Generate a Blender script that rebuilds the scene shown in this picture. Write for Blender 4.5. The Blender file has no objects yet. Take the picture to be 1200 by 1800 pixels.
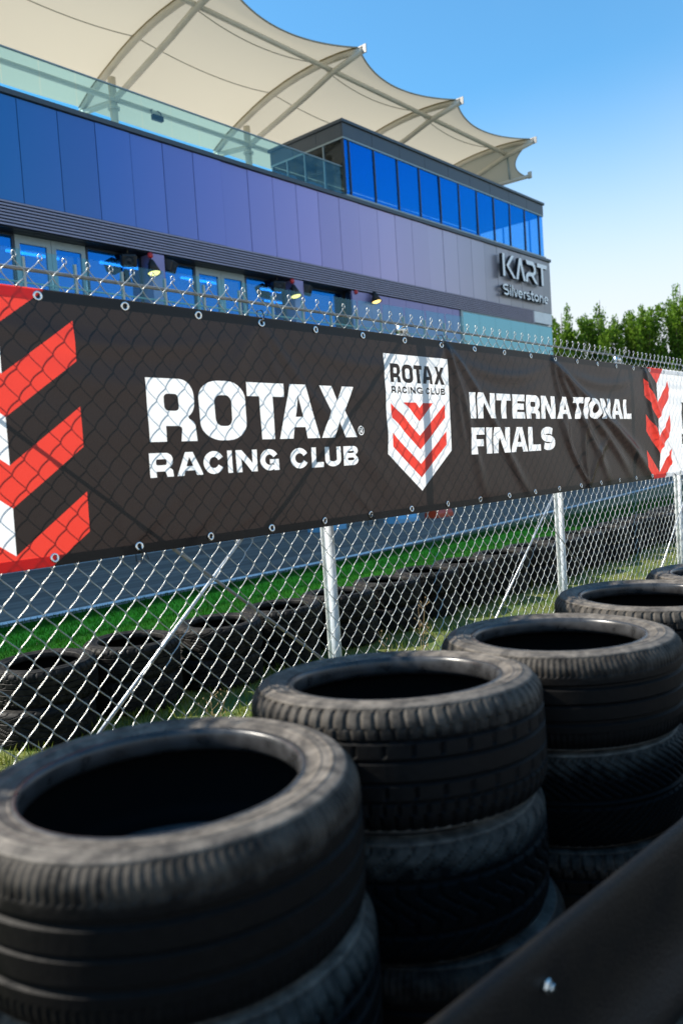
import bpy, math, random
import numpy as np
from mathutils import Vector, Matrix
from mathutils.geometry import delaunay_2d_cdt

random.seed(7); RNG = np.random.default_rng(7)
SC = bpy.context.scene
COL = SC.collection

# ------------------------------------------------------------------ camera
# world frame: x runs along the fence, y runs across it (fence at y = 2.3, building at y = 18), z up
CAM_H = 1.45
AZ, PITCH, ROLL = math.radians(41.35), math.radians(3.15), math.radians(-3.745)
fw0 = Vector((math.cos(AZ), math.sin(AZ), 0)); r0 = Vector((math.sin(AZ), -math.cos(AZ), 0)); UP = Vector((0, 0, 1))
fwd = math.cos(PITCH) * fw0 - math.sin(PITCH) * UP
u1 = math.sin(PITCH) * fw0 + math.cos(PITCH) * UP
rt = math.cos(ROLL) * r0 + math.sin(ROLL) * u1
cu = -math.sin(ROLL) * r0 + math.cos(ROLL) * u1
cam = bpy.data.cameras.new('camera')
cam.sensor_fit = 'VERTICAL'; cam.sensor_height = 36.0; cam.sensor_width = 24.0
cam.lens = 36.0 * 1435.0 / 1800.0
cam.clip_start = 0.05; cam.clip_end = 6000
cam.dof.use_dof = True; cam.dof.focus_distance = 4.4; cam.dof.aperture_fstop = 2.9
cam_o = bpy.data.objects.new('camera', cam); COL.objects.link(cam_o)
M3 = Matrix((rt, cu, -fwd)).transposed()
cam_o.matrix_world = Matrix.Translation((0, 0, CAM_H)) @ M3.to_4x4()
SC.camera = cam_o

# ------------------------------------------------------------------ sky and sun
SUN = Vector((-0.70, 1.0, 1.05)).normalized()
el = math.asin(SUN.z); rot = math.atan2(SUN.x, SUN.y)
W = bpy.data.worlds.new('World'); SC.world = W; W.use_nodes = True
nt = W.node_tree; bg = nt.nodes['Background']
sky = nt.nodes.new('ShaderNodeTexSky'); sky.sky_type = 'NISHITA'; sky.sun_disc = False
sky.sun_elevation = el; sky.sun_rotation = rot
sky.air_density = 1.0; sky.dust_density = 0.1; sky.ozone_density = 4.0; sky.altitude = 120
# pale summer haze low over the whole horizon, the same all round
tcw = nt.nodes.new('ShaderNodeTexCoord'); spw = nt.nodes.new('ShaderNodeSeparateXYZ'); nt.links.new(tcw.outputs['Generated'], spw.inputs[0])
mrw = nt.nodes.new('ShaderNodeMapRange'); mrw.interpolation_type = 'SMOOTHSTEP'; mrw.inputs['From Min'].default_value = .10; mrw.inputs['From Max'].default_value = .42
mrw.inputs['To Min'].default_value = 1.0; mrw.inputs['To Max'].default_value = 0.0; nt.links.new(spw.outputs[2], mrw.inputs['Value'])
now = nt.nodes.new('ShaderNodeTexNoise'); now.inputs['Scale'].default_value = 2.2; now.inputs['Detail'].default_value = 4; nt.links.new(tcw.outputs['Generated'], now.inputs['Vector'])
jw = nt.nodes.new('ShaderNodeMath'); jw.operation = 'MULTIPLY_ADD'; jw.inputs[1].default_value = .22; jw.inputs[2].default_value = -.11; nt.links.new(now.outputs[0], jw.inputs[0])
aw = nt.nodes.new('ShaderNodeMath'); aw.operation = 'ADD'; aw.use_clamp = True; nt.links.new(mrw.outputs[0], aw.inputs[0]); nt.links.new(jw.outputs[0], aw.inputs[1])
mw = nt.nodes.new('ShaderNodeMix'); mw.data_type = 'RGBA'; mw.inputs[7].default_value = (3.55, 3.7, 3.8, 1); nt.links.new(aw.outputs[0], mw.inputs[0])
tw_ = nt.nodes.new('ShaderNodeMix'); tw_.data_type = 'RGBA'; tw_.blend_type = 'MULTIPLY'; tw_.inputs[0].default_value = 1; tw_.inputs[7].default_value = (.58, .98, 1.0, 1)   # the photograph's cyan-leaning white balance
nt.links.new(sky.outputs[0], tw_.inputs[6]); nt.links.new(tw_.outputs[2], mw.inputs[6])
nt.links.new(mw.outputs[2], bg.inputs[0]); bg.inputs[1].default_value = 0.14
sl = bpy.data.lights.new('sun', 'SUN'); sl.energy = 5.0; sl.angle = math.radians(0.5); sl.color = (1.0, 0.93, 0.82)
so = bpy.data.objects.new('sun', sl); COL.objects.link(so)
so.rotation_euler = (-SUN).to_track_quat('-Z', 'Y').to_euler(); so.location = (-20, 30, 40)
SC.view_settings.view_transform = 'Standard'; SC.view_settings.look = 'None'
SC.view_settings.exposure = 0.92; SC.view_settings.gamma = 1.0; SC.view_settings.use_curve_mapping = False
SC.render.engine = 'CYCLES'
SC.cycles.max_bounces = 10; SC.cycles.transparent_max_bounces = 24; SC.cycles.use_denoising = True

# ------------------------------------------------------------------ helpers
def tag(o, label=None, cat=None, group=None, kind=None):
    if label: o['label'] = label
    if cat: o['category'] = cat
    if group: o['group'] = group
    if kind: o['kind'] = kind
    return o
def empty(name, loc=(0, 0, 0), parent=None):
    o = bpy.data.objects.new(name, None); COL.objects.link(o); o.location = loc
    o.empty_display_size = 0.1
    if parent: o.parent = parent
    return o
class MB:
    def __init__(s): s.v = []; s.f = []; s.m = []
    def add(s, v, f, mi=0):
        b = len(s.v); s.v += [tuple(p) for p in v]; s.f += [tuple(i + b for i in q) for q in f]; s.m += [mi] * len(f)
    def box(s, x0, x1, y0, y1, z0, z1, mi=0, bev=0.0):
        if bev <= 0:
            v = [(x0,y0,z0),(x1,y0,z0),(x1,y1,z0),(x0,y1,z0),(x0,y0,z1),(x1,y0,z1),(x1,y1,z1),(x0,y1,z1)]
            f = [(3,2,1,0),(4,5,6,7),(0,1,5,4),(1,2,6,5),(2,3,7,6),(3,0,4,7)]
            s.add(v, f, mi); return
        b = min(bev, (x1-x0)*.45, (y1-y0)*.45, (z1-z0)*.45)
        X, Y, Z = (x0,x1), (y0,y1), (z0,z1); v = []; idx = {}
        for i in (0,1):
            for j in (0,1):
                for k in (0,1):
                    sx, sy, sz = (b,-b)[i], (b,-b)[j], (b,-b)[k]
                    idx[i,j,k,'x'] = len(v); v.append((X[i], Y[j]+sy, Z[k]+sz))
                    idx[i,j,k,'y'] = len(v); v.append((X[i]+sx, Y[j], Z[k]+sz))
                    idx[i,j,k,'z'] = len(v); v.append((X[i]+sx, Y[j]+sy, Z[k]))
        f = []
        q = [(0,0),(1,0),(1,1),(0,1)]
        for i in (0,1):
            a = [idx[i,j,k,'x'] for j,k in q]; f.append(a if i else a[::-1])
            a = [idx[j,i,k,'y'] for j,k in q]; f.append(a[::-1] if i else a)
            a = [idx[j,k,i,'z'] for j,k in q]; f.append(a if i else a[::-1])
        for i in (0,1):
            for j in (0,1):
                f.append([idx[i,j,0,'x'], idx[i,j,0,'y'], idx[i,j,1,'y'], idx[i,j,1,'x']])
                f.append([idx[i,0,j,'x'], idx[i,0,j,'z'], idx[i,1,j,'z'], idx[i,1,j,'x']])
                f.append([idx[0,i,j,'y'], idx[0,i,j,'z'], idx[1,i,j,'z'], idx[1,i,j,'y']])
                for k in (0,1): f.append([idx[i,j,k,c] for c in 'xyz'])
        s.add(v, f, mi)
    def tube(s, path, rad, n=10, cap=True, mi=0):
        P = [Vector(p) for p in path]; v = []; f = []
        for i, p in enumerate(P):
            t = (P[min(i+1, len(P)-1)] - P[max(i-1, 0)]).normalized()
            a = Vector((0,0,1)) if abs(t.z) < .9 else Vector((1,0,0))
            e1 = t.cross(a).normalized(); e2 = t.cross(e1)
            rr = rad[i] if isinstance(rad, (list, tuple)) else rad
            for k in range(n):
                c = 2*math.pi*k/n; v.append(p + e1*math.cos(c)*rr + e2*math.sin(c)*rr)
        for i in range(len(P)-1):
            for k in range(n):
                f.append((i*n+k, i*n+(k+1)%n, (i+1)*n+(k+1)%n, (i+1)*n+k))
        if cap: f.append(tuple(range(n))[::-1]); f.append(tuple(range((len(P)-1)*n, len(P)*n)))
        s.add(v, f, mi)
    def lathe(s, prof, n=32, mi=0, axis=(0,0,0), close=False):
        v = []; f = []; m = len(prof)
        for i in range(n):
            c, sn = math.cos(2*math.pi*i/n), math.sin(2*math.pi*i/n)
            for r, z in prof: v.append((axis[0]+r*c, axis[1]+r*sn, axis[2]+z))
        for i in range(n):
            j = (i+1) % n
            for k in range(m if close else m-1):
                l = (k+1) % m; f.append((i*m+k, j*m+k, j*m+l, i*m+l))
        s.add(v, f, mi)
    def build(s, name, mats, parent=None, smooth=False, loc=None, auto=None):
        me = bpy.data.meshes.new(name); me.from_pydata(s.v, [], s.f)
        mats = mats if isinstance(mats, (list, tuple)) else [mats]
        for m in mats: me.materials.append(m)
        if len(mats) > 1: me.polygons.foreach_set('material_index', s.m)
        if smooth or auto: me.polygons.foreach_set('use_smooth', [True]*len(me.polygons))
        me.update()
        if auto: me.set_sharp_from_angle(angle=math.radians(auto))
        return link(name, me, parent, loc)
def link(name, me, parent=None, loc=None):
    o = bpy.data.objects.new(name, me); COL.objects.link(o)
    if parent: o.parent = parent
    if loc: o.location = loc
    return o
def copy_tree(o, parent=None):
    c = o.copy(); COL.objects.link(c); c.parent = parent
    for ch in list(o.children): copy_tree(ch, c)
    return c
def np_mesh(name, v, f, mats, parent=None, smooth=True, mi=None, kind=None):
    me = bpy.data.meshes.new(name)
    v = np.asarray(v, np.float32); f = np.asarray(f, np.int32); k = f.shape[1]
    me.vertices.add(len(v)); me.vertices.foreach_set('co', v.ravel())
    me.loops.add(f.size); me.loops.foreach_set('vertex_index', f.ravel())
    me.polygons.add(len(f)); me.polygons.foreach_set('loop_start', np.arange(0, f.size, k, dtype=np.int32))
    for m in (mats if isinstance(mats, (list, tuple)) else [mats]): me.materials.append(m)
    if mi is not None: me.polygons.foreach_set('material_index', np.asarray(mi, np.int32))
    me.polygons.foreach_set('use_smooth', np.full(len(f), smooth))
    me.update(calc_edges=True); me.validate()
    o = link(name, me, parent)
    if kind: o['kind'] = kind
    return o

# ------------------------------------------------------------------ materials
def new_mat(name):
    m = bpy.data.materials.new(name); m.use_nodes = True
    n = m.node_tree.nodes; return m, n, m.node_tree.links, n['Principled BSDF']
def mat(name, base, rough=.6, metal=0.0, var=0.0, scale=8.0, bump=0.0, bscale=None, col2=None, spec=None, coat=0.0, detail=6.0, ramp=(.35,.65)):
    m, n, l, b = new_mat(name)
    b.inputs['Roughness'].default_value = rough; b.inputs['Metallic'].default_value = metal
    if spec is not None: b.inputs['Specular IOR Level'].default_value = spec
    b.inputs['Coat Weight'].default_value = coat
    b.inputs['Base Color'].default_value = (*base, 1)
    tc = n.new('ShaderNodeTexCoord')
    if var > 0 or col2:
        no = n.new('ShaderNodeTexNoise'); no.inputs['Scale'].default_value = scale; no.inputs['Detail'].default_value = detail
        l.new(tc.outputs['Object'], no.inputs['Vector'])
        r = n.new('ShaderNodeValToRGB'); r.color_ramp.elements[0].position, r.color_ramp.elements[1].position = ramp
        c2 = col2 or tuple(min(1, c*(1+var)) for c in base); c1 = base if col2 else tuple(c*(1-var) for c in base)
        r.color_ramp.elements[0].color = (*c1, 1); r.color_ramp.elements[1].color = (*c2, 1)
        l.new(no.outputs['Fac'], r.inputs['Fac']); l.new(r.outputs['Color'], b.inputs['Base Color'])
        rr = n.new('ShaderNodeMapRange'); rr.inputs['To Min'].default_value = max(.02, rough-.12); rr.inputs['To Max'].default_value = min(1, rough+.12)
        l.new(no.outputs['Fac'], rr.inputs['Value']); l.new(rr.outputs['Result'], b.inputs['Roughness'])
    if bump > 0:
        n2 = n.new('ShaderNodeTexNoise'); n2.inputs['Scale'].default_value = bscale or scale*4; n2.inputs['Detail'].default_value = 8
        l.new(tc.outputs['Object'], n2.inputs['Vector'])
        bp = n.new('ShaderNodeBump'); bp.inputs['Strength'].default_value = bump; bp.inputs['Distance'].default_value = .02
        l.new(n2.outputs['Fac'], bp.inputs['Height']); l.new(bp.outputs['Normal'], b.inputs['Normal'])
    return m
def glass_mat(name, tint, gloss_col, fac, rough=.02):
    m = bpy.data.materials.new(name); m.use_nodes = True; n = m.node_tree.nodes; l = m.node_tree.links
    n.remove(n['Principled BSDF']); out = n['Material Output']
    tr = n.new('ShaderNodeBsdfTransparent'); tr.inputs[0].default_value = (*tint, 1)
    gl = n.new('ShaderNodeBsdfGlossy'); gl.inputs['Color'].default_value = (*gloss_col, 1); gl.inputs['Roughness'].default_value = rough
    fr = n.new('ShaderNodeLayerWeight'); fr.inputs['Blend'].default_value = .5          # Schlick's term, the same from both faces of the pane
    pw = n.new('ShaderNodeMath'); pw.operation = 'POWER'; pw.inputs[1].default_value = 5.0; l.new(fr.outputs['Facing'], pw.inputs[0])
    ad = n.new('ShaderNodeMath'); ad.operation = 'MULTIPLY_ADD'; ad.use_clamp = True; ad.inputs[1].default_value = .9-fac; ad.inputs[2].default_value = fac
    mx = n.new('ShaderNodeMixShader')
    l.new(pw.outputs[0], ad.inputs[0]); l.new(ad.outputs[0], mx.inputs[0])
    l.new(tr.outputs[0], mx.inputs[1]); l.new(gl.outputs[0], mx.inputs[2]); l.new(mx.outputs[0], out.inputs[0])
    return m
def sheet_mat(name, front, back, trans=.5, rough=.45, spec=.5, bump=0.0):
    """thin coated fabric: diffuse + light coming through + a soft gloss"""
    m = bpy.data.materials.new(name); m.use_nodes = True; n = m.node_tree.nodes; l = m.node_tree.links
    b = n['Principled BSDF']; out = n['Material Output']
    b.inputs['Base Color'].default_value = (*front, 1); b.inputs['Roughness'].default_value = rough
    b.inputs['Specular IOR Level'].default_value = spec
    tl = n.new('ShaderNodeBsdfTranslucent'); tl.inputs[0].default_value = (*back, 1)
    mx = n.new('ShaderNodeMixShader'); mx.inputs[0].default_value = trans
    l.new(b.outputs[0], mx.inputs[1]); l.new(tl.outputs[0], mx.inputs[2]); l.new(mx.outputs[0], out.inputs[0])
    if bump:
        tc = n.new('ShaderNodeTexCoord'); no = n.new('ShaderNodeTexNoise'); no.inputs['Scale'].default_value = 14; no.inputs['Detail'].default_value = 4
        bp = n.new('ShaderNodeBump'); bp.inputs['Strength'].default_value = bump; bp.inputs['Distance'].default_value = .01
        l.new(tc.outputs['Object'], no.inputs[0]); l.new(no.outputs[0], bp.inputs['Height'])
        l.new(bp.outputs[0], b.inputs['Normal']); l.new(bp.outputs[0], tl.inputs['Normal'])
    return m

M = {}
M['galv'] = mat('galvanised steel', (.46, .48, .49), .38, .75, var=.22, scale=22, bump=.08, bscale=60)
M['galv_post'] = mat('weathered galvanised post', (.60, .63, .64), .6, .15, var=.2, scale=16, bump=.1, bscale=50)
M['wire'] = mat('galvanised wire', (.48, .48, .455), .42, .8, var=.22, scale=2.5); M['dull'] = mat('dull zinc tube', (.26, .25, .23), .55, .4, var=.2, scale=12)
M['eyelet'] = mat('nickel eyelet', (.7, .7, .68), .2, 1.0)
M['tie'] = mat('black cable tie', (.012, .012, .013), .4)
M['white_paint'] = mat('white paint', (.84, .84, .83), .45, var=.05, scale=3)
M['road_paint'] = mat('road paint', (.74, .74, .72), .7, var=.12, scale=5, bump=.2, bscale=80)
M['steel_white'] = mat('cream powder coated tube', (.56, .53, .44), .4, var=.05, scale=2)
M['dark_clad'] = mat('dark grey cladding', (.07, .085, .10), .4, .35, var=.08, scale=1.5)
M['black'] = mat('black plastic', (.015, .015, .017), .45, var=.2, scale=20)
M['frame'] = mat('grey aluminium frame', (.27, .33, .34), .4, .4, var=.05, scale=4)
M['frame_dark'] = mat('dark aluminium mullion', (.02, .03, .045), .35, .4)
M['red'] = mat('red plastic', (.5, .02, .025), .35)
M['interior'] = mat('interior wall', (.20, .21, .23), .8, var=.1, scale=2)
M['dark_room'] = mat('dark interior', (.03, .032, .036), .8)
M['concrete'] = mat('concrete', (.33, .32, .30), .85, var=.15, scale=2, bump=.2)

# ------------------------------------------------------------------ the ground, verge and track
def sheet(name, x0, x1, y0, y1, z, m, nx=1, ny=1, parent=None):
    v = []; f = []
    for j in range(ny+1):
        for i in range(nx+1): v.append((x0+(x1-x0)*i/nx, y0+(y1-y0)*j/ny, z))
    for j in range(ny):
        for i in range(nx): f.append((j*(nx+1)+i, j*(nx+1)+i+1, (j+1)*(nx+1)+i+1, (j+1)*(nx+1)+i))
    b = MB(); b.add(v, f); return b.build(name, m, parent)
M['soil'] = mat('trodden soil and gravel', (.035, .028, .02), .95, col2=(.11, .09, .065), scale=9, bump=.6, bscale=45)
M['turf'] = mat('turf', (.035, .085, .008), .9, col2=(.17, .17, .035), scale=2.2, bump=.8, bscale=60)
M['lawn'] = mat('mown grass', (.004, .062, .001), .95, spec=.1, col2=(.012, .100, .003), scale=1.3, bump=.7, bscale=70)
M['field'] = mat('field', (.05, .085, .02), .95, col2=(.08, .10, .035), scale=.05, bump=.3, bscale=2)
def asphalt_mat():
    m = mat('track asphalt', (.17, .152, .13), .88, col2=(.23, .205, .175), scale=.7, bump=.35, bscale=120, ramp=(.3,.75)); n = m.node_tree.nodes; l = m.node_tree.links; b = n['Principled BSDF']
    src = b.inputs['Base Color'].links[0].from_socket; tc = n.new('ShaderNodeTexCoord'); mp = n.new('ShaderNodeMapping'); mp.inputs['Scale'].default_value = (.10, 2.2, 1)
    no = n.new('ShaderNodeTexNoise'); no.inputs['Scale'].default_value = 1.6; no.inputs['Detail'].default_value = 7; l.new(tc.outputs['Object'], mp.inputs[0]); l.new(mp.outputs[0], no.inputs['Vector'])
    r = n.new('ShaderNodeValToRGB'); r.color_ramp.elements[0].position = .40; r.color_ramp.elements[0].color = (.45, .45, .46, 1); r.color_ramp.elements[1].position = .58
    mx = n.new('ShaderNodeMix'); mx.data_type = 'RGBA'; mx.blend_type = 'MULTIPLY'; mx.inputs[0].default_value = .8
    l.new(no.outputs[0], r.inputs[0]); l.new(src, mx.inputs[6]); l.new(r.outputs[0], mx.inputs[7]); l.new(mx.outputs[2], b.inputs['Base Color']); return m
M['asphalt'] = asphalt_mat()
M['tarmac'] = mat('paddock tarmac', (.06, .06, .062), .85, var=.2, scale=.5, bump=.3, bscale=90)
g = sheet('ground', -1500, 1500, -1500, 1500, 0, M['field']); tag(g, 'flat open ground reaching to the horizon', 'ground', kind='structure')
M['bounce_paving'] = mat('pale concrete paving', (.40, .385, .355), .85, var=.14, scale=.6, bump=.2, bscale=30)
g = sheet('bounce_yard', -60, 90, -70, -3, .004, M['bounce_paving']); tag(g, 'added pale concrete yard behind the camera that bounces light onto the facade', 'bounce_paving', kind='structure')  # added unseen ground, kept pale to bounce sunlight onto the shaded facade
g = sheet('soil_strip', -6, 14, -3, 2.15, .004, M['soil']); tag(g, 'dark trodden soil under the tyre stacks', 'ground', kind='structure')
g = sheet('grass_verge', -8, 70, 2.15, 5.0, .004, M['turf']); tag(g, 'rough grass verge under the fence', 'verge', kind='structure')
g = sheet('mown_strip', -8, 70, 5.0, 8.40, .005, M['lawn']); tag(g, 'green mown strip beside the track', 'lawn', kind='structure')
def band(name, y0f, y1f, z, m, x0=-30, x1=70, n=60):
    b = MB(); v = []; f = []
    for i in range(n+1):
        x = x0 + (x1-x0)*i/n; v += [(x, y0f(x), z), (x, y1f(x), z)]
    for i in range(n): f.append((2*i, 2*i+2, 2*i+3, 2*i+1))
    b.add(v, f); return b.build(name, m)
bend = lambda x: max(0.0, x-9.0)**1.25*.055
g = band('race_track', lambda x: 8.3+bend(x), lambda x: 14.2+bend(x)*.4, .008, M['asphalt']); tag(g, 'dark asphalt race track behind the fence', 'track', kind='structure')
g = band('track_edge_line', lambda x: 8.44+bend(x), lambda x: 8.61+bend(x), .012, M['road_paint']); tag(g, 'painted white line along the track edge', 'line', kind='structure')
g = band('track_far_line', lambda x: 13.45+bend(x)*.4, lambda x: 13.56+bend(x)*.4, .012, M['road_paint']); tag(g, 'painted white line on the far side of the track', 'line', kind='structure')
g = sheet('paddock', -30, 60, 14.9, 17.98, .006, M['tarmac']); tag(g, 'tarmac apron before the building', 'paddock', kind='structure')

# ------------------------------------------------------------------ lettering outlines
def arc(cx, cy, rx, ry, a0, a1, n=8):
    return [(cx+rx*math.cos(math.radians(a0+(a1-a0)*i/n)), cy+ry*math.sin(math.radians(a0+(a1-a0)*i/n))) for i in range(n+1)]
def rrect(x0, y0, x1, y1, rx, ry=None, n=7):
    ry = ry or rx; rx = min(rx, (x1-x0)*.499); ry = min(ry, (y1-y0)*.499)
    return arc(x1-rx,y1-ry,rx,ry,0,90,n)+arc(x0+rx,y1-ry,rx,ry,90,180,n)+arc(x0+rx,y0+ry,rx,ry,180,270,n)+arc(x1-rx,y0+ry,rx,ry,270,360,n)
def stroke(path, t):
    P = [np.array(p, float) for p in path]; L = []; R = []
    for i, p in enumerate(P):
        d1 = P[i]-P[i-1] if i > 0 else P[1]-P[0]; d2 = P[i+1]-P[i] if i < len(P)-1 else d1
        d1 = d1/np.linalg.norm(d1); d2 = d2/np.linalg.norm(d2)
        n1 = np.array([-d1[1], d1[0]]); n2 = np.array([-d2[1], d2[0]]); n = n1+n2; n = n/np.linalg.norm(n)
        k = t/2/max(.5, float(n@n1)); L.append(tuple(p+n*k)); R.append(tuple(p-n*k))
    return L+R[::-1]
def glyph(ch, w, h, tv, th):
    """contours of a bold grotesque capital in a w x h box, stems tv wide, bars th high"""
    if ch == 'I': return [[(0,0),(w,0),(w,h),(0,h)]]
    if ch == 'L': return [[(0,0),(w,0),(w,th),(tv,th),(tv,h),(0,h)]]
    if ch == 'T':
        a = (w-tv)/2; return [[(a,0),(a+tv,0),(a+tv,h-th),(w,h-th),(w,h),(0,h),(0,h-th),(a,h-th)]]
    if ch == 'E':
        m = h/2; k = th*.46; return [[(0,0),(w,0),(w,th),(tv,th),(tv,m-k),(w*.95,m-k),(w*.95,m+k),(tv,m+k),(tv,h-th),(w*.99,h-th),(w*.99,h),(0,h)]]
    if ch == 'F':
        m = h*.43; return [[(0,0),(tv,0),(tv,m-th*.5),(w*.92,m-th*.5),(w*.92,m+th*.5),(tv,m+th*.5),(tv,h-th),(w,h-th),(w,h),(0,h)]]
    if ch == 'N':
        d = tv*1.12; return [[(0,0),(tv*.95,0),(tv*.95,h*.62),(w-d,0),(w,0),(w,h),(w-tv*.95,h),(w-tv*.95,h*.38),(d,h),(0,h)]]
    if ch == 'A':
        t = tv*1.06; a = w*.5-tv*.62; b = w*.5+tv*.62
        y1, y2 = h*.21, h*.40
        ix = lambda y: (t + (w*.5-t)*min(1, y/(h*.86)))
        return [[(0,0),(t,0),(ix(y1),y1),(w-ix(y1),y1),(w-t,0),(w,0),(b,h),(a,h)],
                [(ix(y2)+.0,y2),(w-ix(y2),y2),(w*.5,h*.80)]]
    if ch == 'X':
        t = tv*1.12; c = tv*.62
        return [[(0,0),(t,0),(w/2,h*.5-c*.95),(w-t,0),(w,0),(w/2+c*1.05,h*.5+h*.02),(w-w*.02,h),(w-t,h),(w/2,h*.5+c*1.05),(t,h),(w*.02,h),(w/2-c*1.05,h*.5+h*.02)]]
    if ch == 'O':
        return [rrect(0,0,w,h,w*.42,h*.30), rrect(tv,th,w-tv,h-th,(w-2*tv)*.36,h*.13)]
    if ch == 'U':
        r = w*.5
        return [[(0,h)]+arc(r,h*.36,r,h*.36,180,360,14)+[(w,h),(w-tv,h)]+arc(r,h*.36,r-tv,h*.36-th,360,180,12)+[(tv,h)]]
    if ch in 'CG':
        o = arc(w*.5,h*.5,w*.5,h*.5,28,332,26); i = arc(w*.5,h*.5,w*.5-tv,h*.5-th,336,24,22)
        if ch == 'C': return [o+i]
        o = arc(w*.5,h*.5,w*.5,h*.5,30,300,24)
        i = arc(w*.5,h*.5,w*.5-tv,h*.5-th,300,26,22)
        bar = [(w*.72,0),(w,0),(w,h*.52),(w*.52,h*.52),(w*.52,h*.52-th*.8),(w-tv,h*.52-th*.8),(w-tv,h*.24)]
        return [o+bar[:1]+bar[1:6]+bar[6:]+i]
    if ch == 'S':
        t = (tv+th)*.44; x0, x1 = t*.5, w-t*.5; y0, y1 = t*.5, h-t*.5; m = h*.5; rx = (x1-x0)*.5; cx = w*.5; ry1 = (y1-m)*.5; ry0 = (m-y0)*.5
        p = arc(cx, m+ry1, rx, ry1, 38, 262, 18)+arc(cx, m-ry0, rx, ry0, 82, -142, 18)
        return [stroke(p, t)]
    if ch == 'R':
        y2 = h*.38; rx = w*.32; ry = (h-y2)*.45
        o = [(0,0),(tv,0),(tv,y2-th*.55)]
        o += [(w*.60,y2-th*.55)]+arc(w*.60,y2-th*.55-h*.05,tv*.25,h*.05,90,0,3)
        o += [(w-tv*1.0,0),(w,0),(w*.985,h*.22)]+arc(w*.72,h*.24,w*.26,h*.14,10,60,5)
        o += arc(w-rx,y2+ry*.94,rx*.98,ry,-60,0,5)+arc(w-rx,h-ry*.95,rx*.98,ry*.95,0,90,7)+[(0,h)]
        hole = rrect(tv,y2+th*.45,w-tv,h-th,w*.08,h*.07,4)
        return [o, hole]
    if ch == 'B':
        m = h*.52; rx = w*.34
        o = [(0,0)]+arc(w-rx,m*.5,rx,m*.5,-90,60,9)+arc(w*.96-rx,m+(h-m)*.5,rx,(h-m)*.5,-55,90,9)+[(0,h)]
        return [o, rrect(tv,th,w-tv,m-th*.45,w*.1,h*.06,4), rrect(tv,m+th*.45,w-tv*1.1,h-th,w*.1,h*.06,4)]
    raise KeyError(ch)
def place(ch, x0, x1, z0, z1, tv, th):
    return [[(x0+a, z0+b) for a, b in c] for c in glyph(ch, x1-x0, z1-z0, tv, th)]

# ------------------------------------------------------------------ banner artwork (x along the fence, z up)
BX0, BX1, BZ0, BZ1 = -1.60, 8.05, 1.207, 2.042
white, red, black = [], [], []           # painted in the order white, red, black, white-on-black
top_white = []
def word(dst, spec, z0, z1, tv, th, off=0.0):
    for ch, a, b in spec: dst.extend(place(ch, a+off, b+off, z0, z1, tv, th))
ROT = [('R',1.650,1.852),('O',1.871,2.093),('T',2.103,2.297),('A',2.262,2.490),('X',2.502,2.725)]
RAC = [('R',1.643,1.740),('A',1.755,1.865),('C',1.868,1.968),('I',1.985,2.007),('N',2.026,2.131),('G',2.147,2.247),('C',2.310,2.415),('L',2.434,2.504),('U',2.513,2.614),('B',2.631,2.725)]
word(top_white, ROT, 1.575, 1.791, .070, .052)
word(top_white, RAC, 1.455, 1.537, .0265, .021)
word(top_white, [('I',3.640,3.697),('N',3.712,3.892),('T',3.907,4.062),('E',4.082,4.224),('R',4.242,4.409),('N',4.428,4.611),('A',4.627,4.830),('T',4.832,4.975),('I',4.992,5.048),('O',5.062,5.236),('N',5.252,5.413),('A',5.430,5.625),('L',5.636,5.778)], 1.657, 1.792, .055, .037)
word(top_white, [('F',3.632,3.774),('I',3.790,3.846),('N',3.860,4.034),('A',4.047,4.244),('L',4.253,4.404),('S',4.414,4.592)], 1.470, 1.609, .055, .037)
ring = lambda cx, cz, r: arc(cx, cz, r, r, 0, 352, 24)
top_white += [ring(2.755, 1.603, .0205), ring(2.755, 1.603, .0165)]
top_white += place('R', 2.747, 2.764, 1.592, 1.614, .005, .004)
shield = [(2.952,1.952),(3.467,1.952),(3.452,1.497),(3.190,1.312),(2.936,1.495)]
sh_red = [[(3.072,1.730),(3.165,1.730),(3.197,1.706),(3.230,1.730),(3.315,1.730),(3.193,1.642)],
          [(2.978,1.726),(3.190,1.574),(3.417,1.727),(3.412,1.661),(3.190,1.508),(2.978,1.660)],
          [(2.973,1.592),(3.190,1.440),(3.414,1.593),(3.410,1.527),(3.190,1.375),(2.977,1.527)]]
sh_black = []
word(sh_black, [('R',2.990,3.067),('O',3.081,3.167),('T',3.176,3.240),('A',3.236,3.325),('X',3.337,3.428)], 1.822, 1.908, .026, .019)
k = [2.989,3.022,3.032,3.065,3.069,3.111,3.118,3.126,3.135,3.173,3.182,3.231,3.258,3.296,3.304,3.335,3.341,3.379,3.389,3.426]
word(sh_black, [(c, k[2*i], k[2*i+1]) for i, c in enumerate('RACINGCLUB')], 1.772, 1.804, .0085, .0075)
word(black, ROT, 1.575, 1.791, .070, .052, 5.155)
word(black, RAC, 1.455, 1.537, .0265, .021, 5.155)
def chevrons(c):
    out = []
    for j in range(3):
        d = -.2655*j
        lo = [(c-.245,1.831+d),(c,1.657+d),(c+.245,1.831+d)]; hi = [(c+.245,1.956+d),(c,1.782+d),(c-.245,1.956+d)]
        out.append(lo+hi)
    out[2] = [(c-.245,1.300),(c-.112,1.206),(c+.112,1.206),(c+.245,1.300),(c+.245,1.4255),(c,1.2515),(c-.245,1.4255)]
    out.append([(c-.163,2.044),(c,1.926),(c+.163,2.044)])
    return out
field_white = [[(BX0-.1,BZ0-.1),(1.155,BZ0-.1),(1.155,BZ1+.1),(BX0-.1,BZ1+.1)], [(6.295,BZ0-.1),(BX1+.1,BZ0-.1),(BX1+.1,BZ1+.1),(6.295,BZ1+.1)]]
big_red = chevrons(1.155)+chevrons(6.295)
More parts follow.
